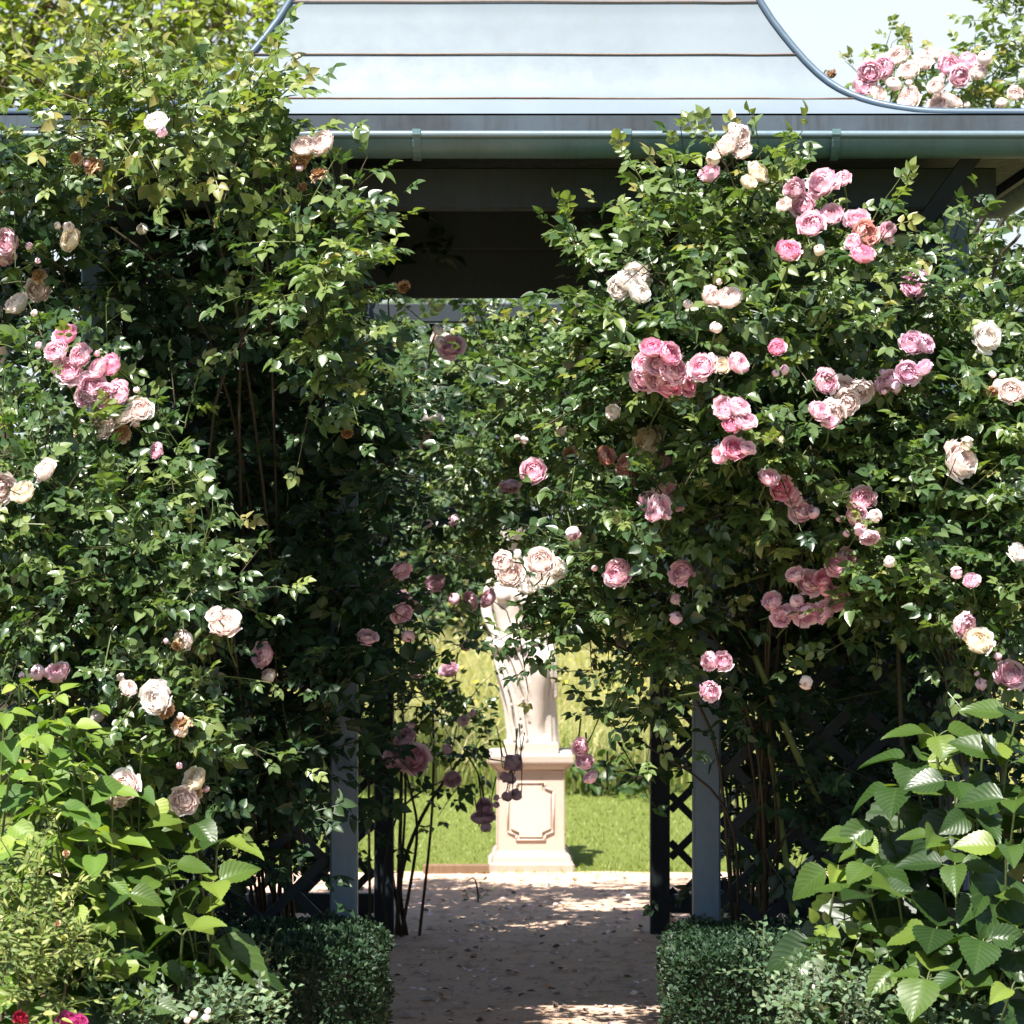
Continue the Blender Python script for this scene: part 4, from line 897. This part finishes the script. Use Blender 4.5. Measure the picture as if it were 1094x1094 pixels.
# --- tree behind the left eave
def tree(label,base,h,clumps,seed,dens,size,mat,templ,name='leafy_tree',r0=.13,group=None,tint=(.5,.2),step=.05,length=(.25,.6),leafy=1.0,inner=()):
    rg=np.random.default_rng(seed); root=empty(name,base,label,'tree',group); tr=MB(); lf=MB(); tw=MB()
    top=np.array(base)+np.array([rg.normal()*.1,rg.normal()*.1,h]); pts=arch(base,top,(rg.normal()*.1,0,0),10); tr.tube(pts,r0,r0*.45,10,.4)
    for c in clumps:
        C,r=clump_world(c); s=np.array(base)+(top-np.array(base))*rg.uniform(.55,1.0); tr.tube(arch(s,C,(rg.normal()*.1,rg.normal()*.1,.12*np.linalg.norm(C-s)*.3),8),r0*.35,r0*.07,6,.5)
        for i in range(5): q=C+in_ball(rg,1)[0]*r*.8; tr.tube(arch(C,q,(0,0,.05),5),r0*.1,r0*.03,4,.5,False)
    foliage(lf,tw,clumps,dens,templ,size,rg,(),step=step,length=length,tint=tint,out=.1,upb=.2,stem_r=.004,leafy=leafy)
    lf.build('crown',M[mat],root); tr.build('trunk',M['bark'],root); tw.build('twigs',M['bark'],root)
    return root
TL=[(270,70,40,30,15.2,.4),(120,60,140,40,16.2,.5),(60,10,110,60,15.5,.9),(170,-20,110,60,15.6,.9),(245,20,70,60,15.4,.7),(20,90,90,50,15.3,.8),(130,80,80,45,15.2,.6),(210,90,60,40,15.2,.5),(280,-40,70,50,15.7,.6),(-40,30,60,90,15.5,.7),(100,-90,140,60,15.7,.9)]
tree('yellow-green leafy tree behind the left side of the pavilion roof',(-2.9,15.6,0),4.2,TL,71,165,.085,'tree_leaf',OVATE,step=.05)
# --- trees and shrubs beyond the meadow
for i,(lab,px,D,cl,sd,mt,tn) in enumerate((
   ('dark bushy tree beyond the meadow directly behind the statue',560,38,[(500,600,90,90,37,1.3),(590,560,90,110,38,1.5),(540,470,90,80,38,1.4),(480,420,90,80,38.5,1.4),(590,400,90,90,38.5,1.4),(620,650,70,45,37,.8),(470,660,60,40,36.5,.8)],72,'far_leaf',(.35,.2)),
   ('tall pale green tree beyond the meadow, left of the dark tree',380,41,[(380,600,110,100,41,1.5),(430,480,100,90,41,1.5),(350,420,110,100,41.5,1.6),(450,360,80,80,42,1.4)],73,'far_leaf',(.6,.2)),
   ('tall pale green tree beyond the meadow, right of the dark tree',740,41,[(700,600,90,100,41,1.5),(690,470,100,100,41,1.5),(790,560,110,120,41.5,1.5),(620,370,90,70,42,1.3),(760,400,90,80,42,1.4)],74,'far_leaf',(.6,.2)),
   ('broad green tree beyond the meadow behind the right flank of the pavilion',1000,40,[(950,600,110,100,40,1.5),(1060,560,110,120,40,1.6),(1000,450,120,100,40.5,1.6)],75,'far_leaf',(.55,.2)),
   ('broad green tree beyond the meadow behind the left flank of the pavilion',150,40,[(100,600,120,100,40,1.5),(220,560,120,110,40.5,1.5),(150,450,120,100,40.5,1.6)],76,'far_leaf',(.55,.2)))):
    b=P(px,560,D); tree(lab,(b[0],b[1],0),3.2,cl,sd,44,.26,mt,SMALL,name='distant_tree',r0=.16,group='trees beyond the meadow',tint=tn,step=.13,length=(.4,1.0))

# ================================================================== LIGHT, SKY, CAMERA
sd=np.array([-.20,-.51,1.0]); sd/=np.linalg.norm(sd)
elev=math.asin(sd[2]); az=math.atan2(sd[0],sd[1])
L=bpy.data.lights.new('sun','SUN'); L.energy=5.0; L.angle=R(.5); L.color=(1,.955,.88)
so=bpy.data.objects.new('sun',L); COL.objects.link(so); so.rotation_euler=Vector(sd).to_track_quat('Z','Y').to_euler(); so.location=(-3,-5,12)
W=bpy.data.worlds.new('World'); scene.world=W; W.use_nodes=True; nt=W.node_tree
bg=nt.nodes['Background']; sk=nt.nodes.new('ShaderNodeTexSky'); sk.sky_type='NISHITA'; sk.sun_disc=False; sk.sun_elevation=elev; sk.sun_rotation=az; sk.altitude=50; sk.air_density=1.0; sk.dust_density=8; sk.ozone_density=1.0
sk.dust_density=1.4
# white glow added low in the sky beyond the pavilion; front recesses stay dim
tc=nt.nodes.new('ShaderNodeTexCoord'); sx=nt.nodes.new('ShaderNodeSeparateXYZ'); nt.links.new(tc.outputs['Generated'],sx.inputs[0])
def mr(src,a,b,c=0.0,d=1.0):
    m=nt.nodes.new('ShaderNodeMapRange'); m.interpolation_type='SMOOTHSTEP'
    for i,v in enumerate((a,b,c,d)): m.inputs[i+1].default_value=v
    nt.links.new(src,m.inputs[0]); return m.outputs[0]
def mul(a,b):
    m=nt.nodes.new('ShaderNodeMath'); m.operation='MULTIPLY'; nt.links.new(a,m.inputs[0]); nt.links.new(b,m.inputs[1]); return m.outputs[0]
nz=nt.nodes.new('ShaderNodeTexNoise'); nz.inputs['Scale'].default_value=3.0; nz.inputs['Detail'].default_value=6; nt.links.new(tc.outputs['Generated'],nz.inputs['Vector'])
f=mul(mul(mr(sx.outputs[1],.35,.85),mr(sx.outputs[2],.42,.16)),mr(nz.outputs[0],.2,.6,.72,1.0))
mxs=nt.nodes.new('ShaderNodeMix'); mxs.data_type='RGBA'; nt.links.new(f,mxs.inputs[0]); nt.links.new(sk.outputs[0],mxs.inputs[6]); SKY=.065
mxs.inputs[7].default_value=(.33/SKY,.365/SKY,.385/SKY,1)
nt.links.new(mxs.outputs[2],bg.inputs[0]); bg.inputs[1].default_value=SKY
cam=bpy.data.cameras.new('camera'); co=bpy.data.objects.new('camera',cam); COL.objects.link(co); scene.camera=co
co.location=(0,0,EYE); co.rotation_euler=(R(90),0,0); cam.sensor_width=36; cam.lens=F/1094*36; cam.shift_y=(HZ-547)/1094; cam.clip_start=.1; cam.clip_end=2000
cam.dof.use_dof=True; cam.dof.focus_distance=7.9; cam.dof.aperture_fstop=8
vs=scene.view_settings; scene.display_settings.display_device='sRGB'; vs.view_transform='Standard'; vs.look='None'; vs.exposure=1.5; vs.gamma=1
scene.cycles.max_bounces=8; scene.cycles.diffuse_bounces=5; scene.cycles.transmission_bounces=4; scene.cycles.transparent_max_bounces=4; scene.cycles.caustics_reflective=False; scene.cycles.caustics_refractive=False
scene.cycles.use_denoising=True
